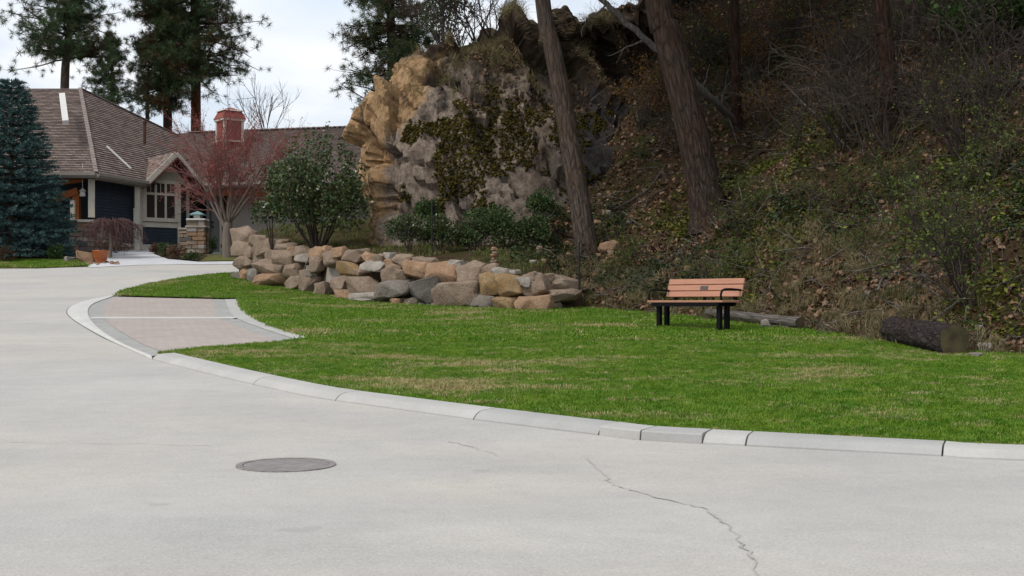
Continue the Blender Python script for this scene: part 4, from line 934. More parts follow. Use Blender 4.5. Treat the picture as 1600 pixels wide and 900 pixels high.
# glazed pot and stone by the driveway
M['glaze'] = NT('orange_glaze'); _t = M['glaze']; _c = _t.noise(_t.coord('Object', (1, 1, 3)), 3, 4); _t.color(_t.ramp(_c, [(.35, (.26, .06, .015)), (.65, (.42, .12, .03))])); _t.rough(.3).spec(.5); M['glaze'] = _t.m
pp = gp(157.5, 411); pot = empty('flower_pot', (pp[0], pp[1], float(prof(pp[1])) + .01)); tag(pot, 'glazed orange pot standing beside a boulder on the driveway edge', 'pot')
k = 28; pr = [(.15, 0), (.17, .03), (.235, .18), (.27, .32), (.275, .385), (.29, .40), (.29, .43), (.255, .43), (.245, .36), (.0, .35)]; V = []
for r, z in pr: V += [(r * math.cos(2 * math.pi * i / k), r * math.sin(2 * math.pi * i / k), z) for i in range(k)]
mesh_np('pot_body', V[:-k], [(r * k + i, r * k + (i + 1) % k, (r + 1) * k + (i + 1) % k, (r + 1) * k + i) for r in range(len(pr) - 2) for i in range(k)] + [tuple(range(k))[::-1]], M['glaze'], pot, True)
m = MB(); m.cyl((0, 0, .33), (0, 0, .36), .25, .25, 20); m.build('potting_soil', M['mulch'], pot)
o = loose(133, 402, 31, 20, 'o', 641, 'rounded cream boulder next to the orange pot', on='lawn', group=None, name='boulder', cat='boulder')
o = loose(106, 407, 14, 9, 'w', 642, 'pale stone on the verge left of the cream boulder', on='lawn', group=None)
gv = []; 
for i in range(46):
    q_ = gp(random.uniform(120, 186), random.uniform(410, 414.5)); gv.append((q_[0], q_[1], float(prof(q_[1])) + .03))
peb = template('pebble_piece', *(lambda me: ([v.co for v in me.vertices], [list(p.vertices) for p in me.polygons]))(boulder_mesh('pebble', (.09, .09, .055), 5, BM['o'], 1)), BM['o'])
gs = gn_scatter('pebbles', peb, gv, RNG.uniform(0, 6, (46, 3)) * [0, 0, 1], RNG.uniform(.5, 1.4, 46)); tag(gs, 'scattered pale pebbles around the orange pot', 'pebbles', kind='stuff')

# ================================================================== LOGS
def make_bark(name, cols, sc=(1, 1, .22), scale=9, bump=1., dist=.08):
    t = NT(name); v = t.coord('Object', sc); vo = t.n('ShaderNodeTexVoronoi', feature='DISTANCE_TO_EDGE'); vo.inputs['Scale'].default_value = scale * .9; vo.inputs['Randomness'].default_value = 1
    w = t.noise(v, scale * .6, 4); ad = t.n('ShaderNodeVectorMath', operation='ADD'); t.l(v, ad.inputs[0]); sc_ = t.n('ShaderNodeVectorMath', operation='SCALE'); sc_.inputs['Scale'].default_value = .12
    nz = t.n('ShaderNodeTexNoise'); nz.inputs['Scale'].default_value = scale; t.l(v, nz.inputs['Vector']); t.l(nz.outputs['Color'], sc_.inputs[0]); t.l(sc_.outputs[0], ad.inputs[1]); t.l(ad.outputs[0], vo.inputs['Vector'])
    cr = t.ramp(vo.outputs['Distance'], [(.0, 0.), (.22, 1.)]); n = t.noise(v, scale * 2.6, 8, .75); fib = t.noise(t.coord('Object', (sc[0], sc[1], sc[2] * .35)), scale * 3.2, 6, .7); big = t.noise(t.coord('Object'), 1.1, 4)
    c = t.ramp(n, [(.3, cols[0]), (.7, cols[1])]); c = t.mix(t.ramp(big, [(.42, 0.), (.6, 1.)]), c, cols[2]); c = t.mix(.8, c, t.ramp(fib, [(.36, (.3, .28, .27)), (.58, (1, 1, 1))]), 'MULTIPLY'); c = t.mix(.5, c, t.ramp(cr, [(0, (.25, .23, .22)), (1, (1, 1, 1))]), 'MULTIPLY'); cr = t.math('ADD', t.math('MULTIPLY', cr, .5), fib)
    t.color(c); t.rough(.95).spec(.1); t.bump(t.math('ADD', cr, t.math('MULTIPLY', n, .6)), bump, dist); return t.m
M['bark_grey'] = make_bark('grey_pine_bark', [(.10, .078, .064), (.24, .19, .16), (.17, .12, .09)]); M['bark_red'] = make_bark('red_pine_bark', [(.05, .026, .018), (.10, .05, .034), (.07, .045, .034)]); M['bark_old'] = make_bark('old_log_bark', [(.055, .045, .042), (.15, .12, .115), (.10, .07, .06)], (1, 1, .5), 12)
M['bark_brown'] = make_bark('brown_pine_bark', [(.05, .038, .032), (.14, .105, .085), (.11, .07, .052)]); M['bark_dead'] = make_bark('dead_silver_wood', [(.12, .11, .10), (.24, .215, .195), (.19, .165, .14)], (1, 1, .12), 12, .6, .02); M['bark_sunred'] = make_bark('orange_pine_bark', [(.13, .045, .025), (.24, .095, .055), (.18, .07, .045)])
def make_endgrain():
    t = NT('sawn_end_grain'); v = t.coord('Object'); w = t.n('ShaderNodeTexWave', wave_type='RINGS', rings_direction='Z'); w.inputs['Scale'].default_value = 9; w.inputs['Distortion'].default_value = 2; t.l(v, w.inputs['Vector']); n = t.noise(v, 4, 5)
    c = t.mix(.5, t.ramp(n, [(.35, (.05, .042, .022)), (.65, (.115, .09, .045))]), t.ramp(w.outputs['Fac'], [(0, (.55, .55, .55)), (1, (1, 1, 1))]), 'MULTIPLY'); t.color(c); t.rough(.9); return t.m  # end grain darkened: the shade on the log's cut end is in this colour
M['endgrain'] = make_endgrain()
def log(name, a, b, ra, rb, label, bark, k=28, rings=26, lump=.06, seed=0):
    a, b = Vector(a), Vector(b); d = (b - a); Ln = d.length; q_ = d.to_track_quat('Z', 'X'); root = empty(name, a); root.rotation_mode = 'QUATERNION'; root.rotation_quaternion = q_; tag(root, label, 'log')
    V = []
    for i in range(rings + 1):
        u = i / rings; r0 = ra + (rb - ra) * u
        for j in range(k):
            th = 2 * math.pi * j / k; c_ = Vector((math.cos(th), math.sin(th), u * Ln * 1.2)); r = r0 * (1 + lump * mnoise.fractal(Vector((c_.x * 2, c_.y * 2, c_.z * 2 + seed)), 1, 2, 4)); V.append((r * math.cos(th), r * math.sin(th), u * Ln))
    mesh_np('bark', V, [(i * k + j, i * k + (j + 1) % k, (i + 1) * k + (j + 1) % k, (i + 1) * k + j) for i in range(rings) for j in range(k)], bark, root, True)
    for z, rr_, s_ in ((.0, ra, -1), (Ln, rb, 1)):
        Vc = [(0, 0, z + .004 * s_)]; base = (0 if s_ < 0 else rings) * k; Vc += [(V[base + j][0], V[base + j][1], z) for j in range(k)]
        mesh_np('cut_end', Vc, [((0, 1 + (j + 1) % k, 1 + j) if s_ < 0 else (0, 1 + j, 1 + (j + 1) % k)) for j in range(k)], M['endgrain'], root)
    return root
pa = gp(1110, 505); pb_ = gp(1252, 521); lg = log('fallen_log', (pa[0], pa[1] + .3, float(prof(pa[1])) + .20), (pb_[0], pb_[1] + .1, float(prof(pb_[1])) + .17), .075, .095, 'thin grey fallen log lying on the grass behind the bench', M['bark_dead'], 18, 30, .12, 3)
pa = gp(1412, 545); pb_ = gp(1490, 559); ra_, rb_ = .19, .215
lg = log('sawn_log', (pa[0], pa[1] + .55, float(prof(pa[1])) + .27), (pb_[0] - .0, pb_[1] - .05, float(prof(pb_[1])) + .22), ra_, rb_, 'thick sawn log with rough grey bark at the foot of the slope', M['bark_old'], 36, 30, .16, 8)

# ================================================================== VEGETATION
GREENS = {}
M['pine'] = mat_island('pine_needles', [(.020, .042, .020), (.045, .085, .034), (.09, .14, .052), (.06, .105, .04)], .6, .12, .3, (.07, .045, .018), .55)
M['pine2'] = mat_island('dark_pine_needles', [(.014, .032, .015), (.032, .062, .024), (.065, .10, .036), (.10, .135, .045)], .6, .12, .3, (.085, .04, .015), .6)
M['spruce'] = mat_island('blue_spruce_needles', [(.014, .036, .034), (.032, .075, .07), (.075, .15, .14), (.12, .21, .19)], .6, .1, .3)
M['broadleaf'] = mat_island('evergreen_leaf', [(.016, .034, .012), (.038, .072, .024), (.065, .11, .036), (.115, .14, .042), (.085, .06, .032)], .35, .15, .45)
M['leaf_light'] = mat_island('fresh_leaf', [(.04, .07, .012), (.09, .13, .02), (.16, .20, .03), (.06, .09, .02)], .5, .3, .3)
M['leaf_mid'] = mat_island('shrub_leaf', [(.018, .04, .014), (.04, .075, .022), (.07, .11, .03), (.10, .12, .04)], .5, .2, .3)
M['leaf_boxwood'] = mat_island('boxwood_leaf', [(.015, .035, .008), (.04, .08, .015), (.07, .12, .025)], .45, .2, .3)
M['leaf_brown'] = mat_island('dormant_shrub_leaf', [(.06, .03, .02), (.11, .06, .035), (.14, .09, .05)], .7, .1)
M['bud'] = mat_island('red_bud', [(.28, .055, .045), (.40, .10, .085), (.33, .07, .06)], .6, .2)
M['twig_red'] = mat_noise('reddish_twig', [(.17, .085, .075), (.25, .13, .115)], 5, .8, 0); M['twig_purple'] = mat_noise('purple_twig', [(.085, .045, .042), (.16, .09, .085)], 5, .8, 0)
M['twig_grey'] = mat_noise('grey_twig', [(.03, .022, .017), (.085, .066, .053)], 3, .85, 0); M['twig_dark'] = mat_noise('dark_twig', [(.03, .022, .018), (.07, .052, .044)], 3, .9, 0)
M['maple_bark'] = mat_noise('smooth_grey_bark', [(.14, .11, .09), (.22, .18, .15)], 5, .85, .4, 15, .02, cscale=(1, 1, .3))
M['moss'] = mat_island('moss', [(.018, .015, .004), (.042, .034, .007), (.075, .06, .012), (.03, .026, .006)], .95, 0, .05)

def needle_clump(n, L_, w, rng, up=.3):
    d = rng.normal(size=(n, 3)); d[:, 2] += up; d /= np.linalg.norm(d, axis=1)[:, None]; s = np.cross(d, rng.normal(size=(n, 3))); s /= np.linalg.norm(s, axis=1)[:, None]
    Ls = L_ * rng.uniform(.7, 1.1, n)[:, None]
    w = w * .72
    V = np.stack([d * Ls * .1 - s * w * .5, d * Ls * .1 + s * w * .5, d * Ls], 1).reshape(-1, 3); return V, np.arange(3 * n).reshape(-1, 3)
def curve_pts(p, d, L_, n, rng, bend=.15, grav=0.):
    P = [np.array(p, float)]; d = np.array(d, float); d /= np.linalg.norm(d)
    for i in range(n):
        d = d + rng.normal(size=3) * bend; d[2] += grav; d /= np.linalg.norm(d); P.append(P[-1] + d * L_ / n)
    return np.array(P), d
def conifer(name, base, trunk, label, cat, cfrom, cto, radius, mat_, bark, seed, clumps=700, csize=.42, needles=22, shape='pine', group=None, trunk_r=None, width=.035, sector=None):
    """trunk: list of world points; crown between fractions cfrom..cto of the trunk; radius(f) gives branch length"""
    rng = np.random.default_rng(seed); base = Vector(base); root = empty(name, base); tag(root, label, cat, group); B_ = np.array(base)
    TP = catmull([np.array(p) - B_ for p in trunk], 8); fr = np.linspace(0, 1, len(TP)); r0 = trunk_r[0]; r1 = trunk_r[1]
    rr = r0 + (r1 - r0) * fr; rr = rr * (1 + .5 * np.exp(-fr * 28)); T = Tubes(); T.add(TP, rr, 14); T.build('trunk', bark, root)
    at = lambda f: np.array([np.interp(f, fr, TP[:, k]) for k in range(3)])
    Br = Tubes(); pos = []; dirs = []
    nb = max(10, int(clumps / 16))
    for i in range(nb):
        f = cfrom + (cto - cfrom) * ((i + rng.uniform(0, 1)) / nb); g = (f - cfrom) / (cto - cfrom); az = rng.uniform(0, 2 * math.pi) if sector is None else rng.uniform(*sector); Lb_ = radius(g) * rng.uniform(.55, 1.1)
        P, _ = curve_pts(at(f), (math.cos(az), math.sin(az), rng.uniform(-.25, .35)), Lb_, 6, rng, .13, .03); Br.add(P, np.linspace(.05, .012, 7) * (r0 / .25), 4)
        for k in range(int(16 * rng.uniform(.6, 1.3))):
            u = rng.uniform(.3, 1.02); q = np.array([np.interp(u * 6, range(7), P[:, c]) for c in range(3)]); off = rng.normal(size=3) * min(Lb_ * .17, .42) * np.array([1, 1, .6]); e = q + off; pos.append(e); dirs.append((e - q) * .8 + np.array([math.cos(az), math.sin(az), .5]) * .2)
            if rng.uniform() < .5: Br.add(np.array([q, (q + e) / 2 + rng.normal(size=3) * .03, e]), [.014, .01, .006], 3)
    Br.build('branches', bark, root)
    pos = np.array(pos); dirs = np.array(dirs); allV = []; allF = []; n0 = 0
    for v in range(4):
        tv_, tf_ = needle_clump(needles, csize, width, rng); m_ = np.arange(len(pos)) % 4 == v
        V_, F_ = merge_instances(tv_, tf_, pos[m_], frame_from(dirs[m_], rng), rng.uniform(.7, 1.25, m_.sum())); allV.append(V_); allF.append(F_ + n0); n0 += len(V_)
    mesh_np('crown', np.concatenate(allV), np.concatenate(allF), mat_, root); return root
def at_px(x, y, d): return np.array(px(x, y, d))
GZ = 3.9
def trunk_px(L_, d): return [at_px(x, y, d) for x, y in L_]
# -- pines behind the house
b = at_px(98, 385, 75); b[2] = GZ
conifer('pine_tree', b, [b] + trunk_px([(101, 140), (106, 70), (111, 0), (113, -60)], 75), 'tall open pine with dark trunk rising behind the left roof ridge', 'tree', .37, .99, lambda g: (3.9 if g < .40 else (1.3 if g < .48 else 2.7)) * (1 - .4 * max(0, g - .5)), M['pine'], M['bark_grey'], 11, 1750, .36, 40, trunk_r=(.3, .12))
b = at_px(172, 385, 90); b[2] = GZ
conifer('pine_tree', b, [b] + trunk_px([(174, 200), (175, 120), (175, 50)], 90), 'smaller pine with thin crown between the two tall pine groups', 'tree', .36, .99, lambda g: 2.7 * (1 - g) + .4, M['pine'], M['bark_grey'], 12, 950, .34, 36, trunk_r=(.2, .05))
b = at_px(306, 385, 80); b[2] = GZ
conifer('pine_tree', b, [b] + trunk_px([(306, 200), (306, 90), (304, 0), (303, -130)], 80), 'massive pine with straight orange brown trunk behind the red maple', 'tree', .41, .98, lambda g: 4.0 if g > .12 else 2.8, M['pine2'], M['bark_sunred'], 13, 2500, .42, 38, trunk_r=(.34, .24))
b = at_px(256, 385, 78); b[2] = GZ
conifer('pine_tree', b, [b] + trunk_px([(262, 200), (258, 90), (252, 0), (250, -110)], 78), 'dense dark pine clothed in foliage left of the orange trunk', 'tree', .30, .98, lambda g: 2.2 + .5 * math.sin(g * 9), M['pine2'], M['bark_red'], 14, 2300, .40, 38, trunk_r=(.3, .2))
b = at_px(228, 385, 92); b[2] = GZ
conifer('pine_tree', b, [b] + trunk_px([(230, 200), (232, 120), (234, 55)], 92), 'slim pale green pine partly hidden behind the dense dark pine', 'tree', .38, .99, lambda g: 1.9 * (1 - g) + .4, M['pine'], M['bark_grey'], 15, 700, .32, 36, trunk_r=(.2, .05))
# -- pine beyond the bluff
b = at_px(612, 385, 58); b[2] = GZ
conifer('pine_tree', b, [b] + trunk_px([(614, 200), (612, 90), (610, 0), (608, -110)], 58), 'bushy pine with brown patches growing behind the rock bluff', 'tree', .26, .97, lambda g: 2.5 + .4 * math.sin(g * 13), M['pine2'], M['bark_red'], 16, 2500, .33, 38, trunk_r=(.25, .16), width=.028)
# -- blue spruce at the left
def spruce(base, H_, R_, seed, label):
    rng = np.random.default_rng(seed); root = empty('spruce_tree', base); tag(root, label, 'tree'); T = Tubes(); T.add([(0, 0, -.1), (0, 0, H_ * .5), (0, 0, H_ * .98)], [.16, .1, .02], 10); T.build('trunk', M['bark_grey'], root)
    pos = []; dirs = []; Br = Tubes()
    layers = 30
    for l in range(layers):
        f = (l / layers) ** .9; z = .35 + (H_ - .45) * f; R = R_ * (1 - f) ** .85 * rng.uniform(.9, 1.08) + .1; nb = int(9 + 13 * (1 - f))
        for k in range(nb):
            az = 2 * math.pi * (k + rng.uniform(-.35, .35)) / nb + l; L_ = R * rng.uniform(.8, 1.08); dz = -.32 * (1 - f) + .12
            P, _ = curve_pts((0, 0, z), (math.cos(az), math.sin(az), dz), L_, 5, rng, .05, .03); Br.add(P, np.linspace(.025, .006, 6), 3)
            ns = int(5 + 15 * L_ / R_)
            for s_ in range(ns):
                u = 1 - .75 * rng.uniform() ** 1.5; q = np.array([np.interp(u * 5, range(6), P[:, c]) for c in range(3)]); side = rng.choice([-1, 1]) * rng.uniform(0, .2) * (1.1 - u * .6); q = q + np.array([-math.sin(az), math.cos(az), 0]) * side * L_; q[2] -= abs(side) * .25
                pos.append(q); dirs.append(np.array([math.cos(az), math.sin(az), .15]) + np.array([-math.sin(az), math.cos(az), 0]) * np.sign(side) * .6)
    Br.build('branches', M['bark_grey'], root); pos = np.array(pos); dirs = np.array(dirs)
    n = 18; zz_ = rng.uniform(0, .26, n); th = rng.uniform(0, 2 * math.pi, n); d = np.stack([np.cos(th) * .8, np.sin(th) * .8, np.full(n, .9)], -1); s_ = np.cross(d, rng.normal(size=(n, 3))); s_ /= np.linalg.norm(s_, axis=1)[:, None]; o = np.stack([0 * zz_, 0 * zz_, zz_], -1)
    tv_ = np.stack([o - s_ * .014, o + s_ * .014, o + d * .10], 1).reshape(-1, 3); tf_ = np.arange(3 * n).reshape(-1, 3)
    V_, F_ = merge_instances(tv_, tf_, pos, frame_from(dirs, rng), rng.uniform(.8, 1.3, len(pos))); mesh_np('crown', V_, F_, M['spruce'], root); return root
sb = gp(18, 404); spruce((sb[0], sb[1], float(prof(sb[1]))), 6.75, 2.35, 21, 'dense blue spruce standing at the left before the house')

# -- leaf mass shrubs
LEAF = (np.array([(0, 0, 0), (.28, .5, .05), (0, 1, 0), (-.28, .5, .05)], float), np.array([(0, 1, 2, 3)]))
def grow(T, p, d, L_, r, depth, rng, spread=.55, bend=.12, grav=0., nchild=(3, 5), ratio=.62, tips=None, n=4, kmin=3, from_=.35):
    P, dl = curve_pts(p, d, L_, n, rng, bend, grav); T.add(P, np.linspace(r, r * (.55 if depth else .35), n + 1), 5 if depth > 1 else kmin)
    if tips is not None and depth <= 1: tips.append(P)
    if depth == 0: return
    for k in range(rng.integers(nchild[0], nchild[1] + 1)):
        u = rng.uniform(from_, 1.0); q = np.array([np.interp(u * n, range(n + 1), P[:, c]) for c in range(3)]); i = min(n - 1, int(u * n)); t = P[i + 1] - P[i]; t /= np.linalg.norm(t); nd = t + rng.normal(size=3) * spread
        grow(T, q, nd, L_ * ratio * rng.uniform(.75, 1.2), r * .55, depth - 1, rng, spread, bend, grav, nchild, ratio, tips, n, kmin, from_)
def leafy_shrub(name, base, size, label, cat, leafmat, stemmat, seed, leaves=3000, leaf=.09, stems=8, group=None, gap=.3, bottom=.12, shell=.5, lobes=12, shoots=0):
    rng = np.random.default_rng(seed); root = empty(name, base); tag(root, label, cat, group); W, D, H_ = size; T = Tubes()
    for k in range(stems):
        az = rng.uniform(0, 2 * math.pi); e = np.array([math.cos(az) * W * .36 * rng.uniform(.2, 1), math.sin(az) * D * .36 * rng.uniform(.2, 1), H_ * rng.uniform(.6, .95)]); s0 = e * np.array([.15, .15, 0]); P = catmull([s0 - np.array([0, 0, .1]), s0 + (e - s0) * .45 + rng.normal(size=3) * .06 * W, e], 4); T.add(P, np.linspace(.022, .006, len(P)) * max(.5, H_ / 2), 4)
    T.build('stems', stemmat, root)
    C = []; 
    for k in range(lobes):
        az = rng.uniform(0, 2 * math.pi); rr_ = math.sqrt(rng.uniform()) * .72; C.append((math.cos(az) * rr_ * W / 2, math.sin(az) * rr_ * D / 2, H_ * rng.uniform(bottom + .16, .86 - .25 * rr_), rng.uniform(.15, .27)))
    C = np.array(C); idx = rng.integers(0, lobes, leaves); v = rng.normal(size=(leaves, 3)); v /= np.linalg.norm(v, axis=1)[:, None]; rad = (shell + (1 - shell) * rng.uniform(size=leaves)) ; P = C[idx, :3] + v * (rad * C[idx, 3])[:, None] * np.array([W, D, H_ * .85]) * .95
    stray = rng.uniform(size=leaves) < .05; P[stray] += v[stray] * .15 * W * rng.uniform(0, 1, stray.sum())[:, None]; P[:, 2] = np.maximum(P[:, 2], .03)
    if shoots:
        per = 46; az = rng.uniform(0, 2 * math.pi, shoots); rr_ = np.sqrt(rng.uniform(size=shoots)); sx_, sy_ = np.cos(az) * rr_ * W * .43, np.sin(az) * rr_ * D * .43; z1 = H_ * (1.12 - .42 * rr_ ** 2) * rng.uniform(.9, 1.12, shoots); idx = np.arange(shoots * per) % shoots; u = rng.uniform(size=shoots * per); P[:shoots * per] = np.column_stack([sx_[idx] * (1 + .1 * u), sy_[idx] * (1 + .1 * u), z1[idx] * (.62 + .38 * u)]) + rng.normal(size=(shoots * per, 3)) * (.085 * (1.25 - u))[:, None]
    dirs = v + rng.normal(size=(leaves, 3)) * .6 + np.array([0, 0, .3]); V_, F_ = merge_instances(LEAF[0][:, [0, 2, 1]] * leaf, LEAF[1], P, frame_from(dirs, rng), rng.uniform(.6, 1.3, leaves)); mesh_np('foliage', V_, F_, leafmat, root); return root
p = hp(500, 384); leafy_shrub('evergreen_shrub', px(495, 388, 35.2), (2.9, 2.2, 2.85), 'big glossy evergreen shrub on the terrace above the boulder wall', 'shrub', M['broadleaf'], M['twig_dark'], 31, 9500, .105, 16, lobes=30, bottom=.16, shoots=60)
leafy_shrub('evergreen_shrub', px(425, 384, 36.5), (1.0, .9, 1.75), 'slender evergreen sapling left of the big glossy shrub', 'shrub', M['broadleaf'], M['twig_dark'], 32, 1100, .11, 4, lobes=8, bottom=.3)
for i, (x, y, w, h, mt) in enumerate([(640, 388, 82, 58, 'broadleaf'), (690, 392, 74, 62, 'broadleaf'), (740, 394, 80, 66, 'leaf_mid'), (790, 394, 76, 70, 'leaf_mid'), (835, 386, 66, 58, 'leaf_mid'), (770, 350, 90, 40, 'leaf_mid'), (850, 340, 70, 50, 'leaf_mid'), (668, 352, 40, 60, 'leaf_mid')]):
    d = 31.6 + (.5 if y < 380 else 0); s = d / F; b = px(x, y, d); b.z = min(b.z, float(hillz(b.x, b.y)[0]) + .5)
    leafy_shrub('terrace_shrub', b, (w * s, w * s * .7, h * s), ['dark holly-like shrub at the foot of the rock bluff', 'straggly green shrub growing on the terrace below the mossy rock'][0 if mt == 'broadleaf' else 1], 'shrub', M[mt], M['twig_grey'], 40 + i, 2000, .075, 12, 'shrubs along the foot of the bluff', lobes=14)
# shrubs in the garden by the house
def garden(x, y, w, h, mat_, label, seed, d=None, leaf=.06, n=1100, name='garden_shrub'):
    g = gp(x, y); d = d or g[1]; b = px(x, y, d); s = d / F; return leafy_shrub(name, b, (w * s, w * s * .8, h * s), label, 'shrub', M[mat_], M['twig_dark'], seed, n, leaf, 6, lobes=12, bottom=.02)
garden(87, 408, 29, 28, 'leaf_boxwood', 'small round green shrub at the foot of the blue spruce', 51); garden(8, 411, 38, 30, 'leaf_brown', 'brown dormant shrub at the edge of the left verge', 52)
garden(36, 405, 30, 16, 'leaf_brown', 'low brown shrub between the spruce and the verge', 53)
for i, (x, y, w, h) in enumerate([(258, 402, 30, 26), (278, 405, 32, 24), (300, 407, 30, 16), (244, 397, 20, 18)]): garden(x, y, w, h, ['leaf_mid', 'leaf_brown', 'leaf_mid', 'leaf_brown'][i], ['grey green shrub in the bed under the gable window', 'brownish shrub beside the stone pillar base', 'low green plant in front of the stone pillar', 'thin brown plant at the corner of the entry bed'][i], 55 + i, leaf=.07, n=700)
garden(332, 392, 17, 24, 'leaf_boxwood', 'bright green shrub by the grey side door', 60, 54); garden(352, 399, 22, 20, 'leaf_boxwood', 'dark clipped shrub left of the red maple trunk', 61, 52); garden(372, 399, 20, 20, 'leaf_boxwood', 'dark clipped shrub behind the red maple trunk', 62, 52)
garden(180, 391, 60, 14, 'leaf_brown', 'low brown plants along the stone base of the porch', 63, 49, .06, 900)

# -- red budded maple
mb = px(356, 396, 47.5); mroot = empty('maple_tree', mb); tag(mroot, 'bare maple with red buds in front of the garage', 'tree'); rng = np.random.default_rng(5); T = Tubes(); tips = []; T2 = Tubes()
T.add(catmull([(0, 0, -.2), (-.03, 0, .6), (.02, 0, 1.15)], 5), np.linspace(.21, .15, 11), 12)
for k in range(9):
    az = 2 * math.pi * k / 9 + .3; lean = rng.uniform(.3, .95); st_ = np.array([math.cos(az) * .05, math.sin(az) * .05, rng.uniform(.8, 1.2)])
    L_ = rng.uniform(2.3, 3.3); Pm, _ = curve_pts(st_, (math.cos(az) * lean, math.sin(az) * lean * .8, 1), L_, 6, rng, .07, .05); T.add(Pm, np.linspace(.055, .012, 7), 7)
    for j in range(11):
        u = rng.uniform(.2, 1); q = np.array([np.interp(u * 6, range(7), Pm[:, c]) for c in range(3)]); i = min(5, int(u * 6)); t = Pm[i + 1] - Pm[i]; t /= np.linalg.norm(t)
        grow(T2, q, t + rng.normal(size=3) * .5, rng.uniform(1.0, 1.7), .016, 2, rng, .38, .08, .03, (4, 6), .55, tips, 4, 3, .2)
T.build('trunk', M['maple_bark'], mroot); T2.build('branches', M['twig_red'], mroot)
TP = np.concatenate([t[1:] for t in tips]); TP = TP[TP[:, 2] > 1.9]; sel = TP[rng.integers(0, len(TP), 9000)] + rng.normal(size=(9000, 3)) * .05; V_, F_ = merge_instances(LEAF[0] * .062, LEAF[1], sel, rand_rot(9000, rng), rng.uniform(.5, 1.2, 9000)); mesh_np('buds', V_, F_, M['bud'], mroot)
# -- weeping maple
wb = px(172, 398, 47.2); wroot = empty('weeping_tree', wb); tag(wroot, 'weeping bare purple-brown tree with umbrella crown by the porch', 'tree'); rng = np.random.default_rng(6); T = Tubes(); T.add(catmull([(0, 0, -.1), (.03, 0, .5), (0, 0, .95)], 4), np.linspace(.07, .05, 9), 8); T.build('trunk', M['maple_bark'], wroot); T = Tubes()
for k in range(120):
    az = rng.uniform(0, 2 * math.pi); R = rng.uniform(.35, 1.25); P = catmull([(0, 0, .9), (math.cos(az) * R * .45, math.sin(az) * R * .45, 1.25 + rng.uniform(-.1, .1)), (math.cos(az) * R * .85, math.sin(az) * R * .85, 1.05 + rng.uniform(-.15, .05)), (math.cos(az) * R, math.sin(az) * R, .55 + rng.uniform(-.25, .3))], 4); P += rng.normal(size=P.shape) * .015; T.add(P, np.linspace(.02, .005, len(P)), 3)
    for j in range(5):
        i = rng.integers(4, len(P)); grow(T, P[i], (math.cos(az) * .5 + rng.normal() * .5, math.sin(az) * .5 + rng.normal() * .5, -.4), rng.uniform(.2, .45), .007, 1, rng, .5, .2, -.08, (2, 3), .6, None, 3)
T.build('branches', M['twig_purple'], wroot)
# -- pale bare tree far behind the garage roof
fb = px(415, 300, 100); fr_ = empty('bare_tree', fb); tag(fr_, 'pale leafless tree far behind the garage roof ridge', 'tree'); rng = np.random.default_rng(8); T = Tubes(); T.add([(0, 0, -3), (0, 0, 2), (0, 0, 4.5)], [.15, .12, .1], 6); T.build('trunk', M['twig_grey'], fr_); T = Tubes()
for k in range(7): grow(T, (0, 0, rng.uniform(3.4, 4.6)), (rng.normal() * .5, rng.normal() * .4, 1), 3.6, .04, 2, rng, .4, .07, .03, (4, 6), .55, None, 4)
T.build('branches', M['twig_grey'], fr_)

# -- trees on the hillside
def hill_tree(pts, label, bark, seed, crown=True, k=20, top=17., d=None, dz=0.):
    base = hp(*pts[0][:2]); d = base.y; root = empty('hillside_pine', base); tag(root, label, 'tree'); s = d / F; B_ = np.array(base)
    P = [np.array(px(x, y, d)) - B_ for x, y, w in pts]; W = [w * s / 2 for x, y, w in pts]; P[0][2] -= .3; e = P[-1] - P[-2]; e /= np.linalg.norm(e); e = e * .5 + np.array([0, 0, .5]); up = top - P[-1][2]
    P += [P[-1] + e * up * .5 / e[2], P[-1] + e * up / e[2]]; W += [W[-1] * .75, W[-1] * .35]; C = catmull(P, 10); R = np.interp(np.linspace(0, len(W) - 1, len(C)), range(len(W)), W); R[:4] *= np.array([1.35, 1.22, 1.1, 1.04]); T = Tubes(); T.add(C, R, k)
    o = T.build('trunk', bark, root); lean_q = Vector(C[len(C) // 2] - C[0]).to_track_quat('Z', 'X'); o.data.transform(lean_q.inverted().to_matrix().to_4x4()); o.rotation_mode = 'QUATERNION'; o.rotation_quaternion = lean_q
    if crown:
        rng = np.random.default_rng(seed); pos = []; dirs = []; Br = Tubes()
        for i in range(46):
            f = rng.uniform(.62, .99); q = np.array([np.interp(f * (len(C) - 1), range(len(C)), C[:, c]) for c in range(3)])
            if q[2] + B_[2] < CAMZ + .27 * d + .9: continue
            az = rng.uniform(0, 2 * math.pi); L_ = rng.uniform(2.2, 4.4) * (1.15 - .6 * (f - .6)); Pb, _ = curve_pts(q, (math.cos(az), math.sin(az), .12), L_, 5, rng, .1, .04); Br.add(Pb, np.linspace(.06, .015, 6), 4)
            for j in range(16): u = rng.uniform(.25, 1.05); w_ = np.array([np.interp(u * 5, range(6), Pb[:, c]) for c in range(3)]) + rng.normal(size=3) * .4; pos.append(w_); dirs.append(rng.normal(size=3) + np.array([0, 0, .4]))
        if pos:
            Br.build('branches', bark, root); pos = np.array(pos); tv_, tf_ = needle_clump(26, .62, .05, rng); V_, F_ = merge_instances(tv_, tf_, pos, frame_from(np.array(dirs), rng), rng.uniform(.8, 1.3, len(pos))); mesh_np('crown', V_, F_, M['pine2'], root)
    return root
hill_tree([(921, 402, 40), (908, 330, 33), (893, 240, 31), (876, 140, 29), (862, 70, 27), (848, 0, 24)], 'slim grey pine trunk leaning left above the end of the wall', M['bark_grey'], 71)
hill_tree([(1112, 342, 64), (1098, 280, 54), (1080, 200, 50), (1058, 110, 46), (1040, 45, 43), (1028, 0, 41)], 'thick leaning pine trunk on the slope behind the bench', M['bark_brown'], 72)
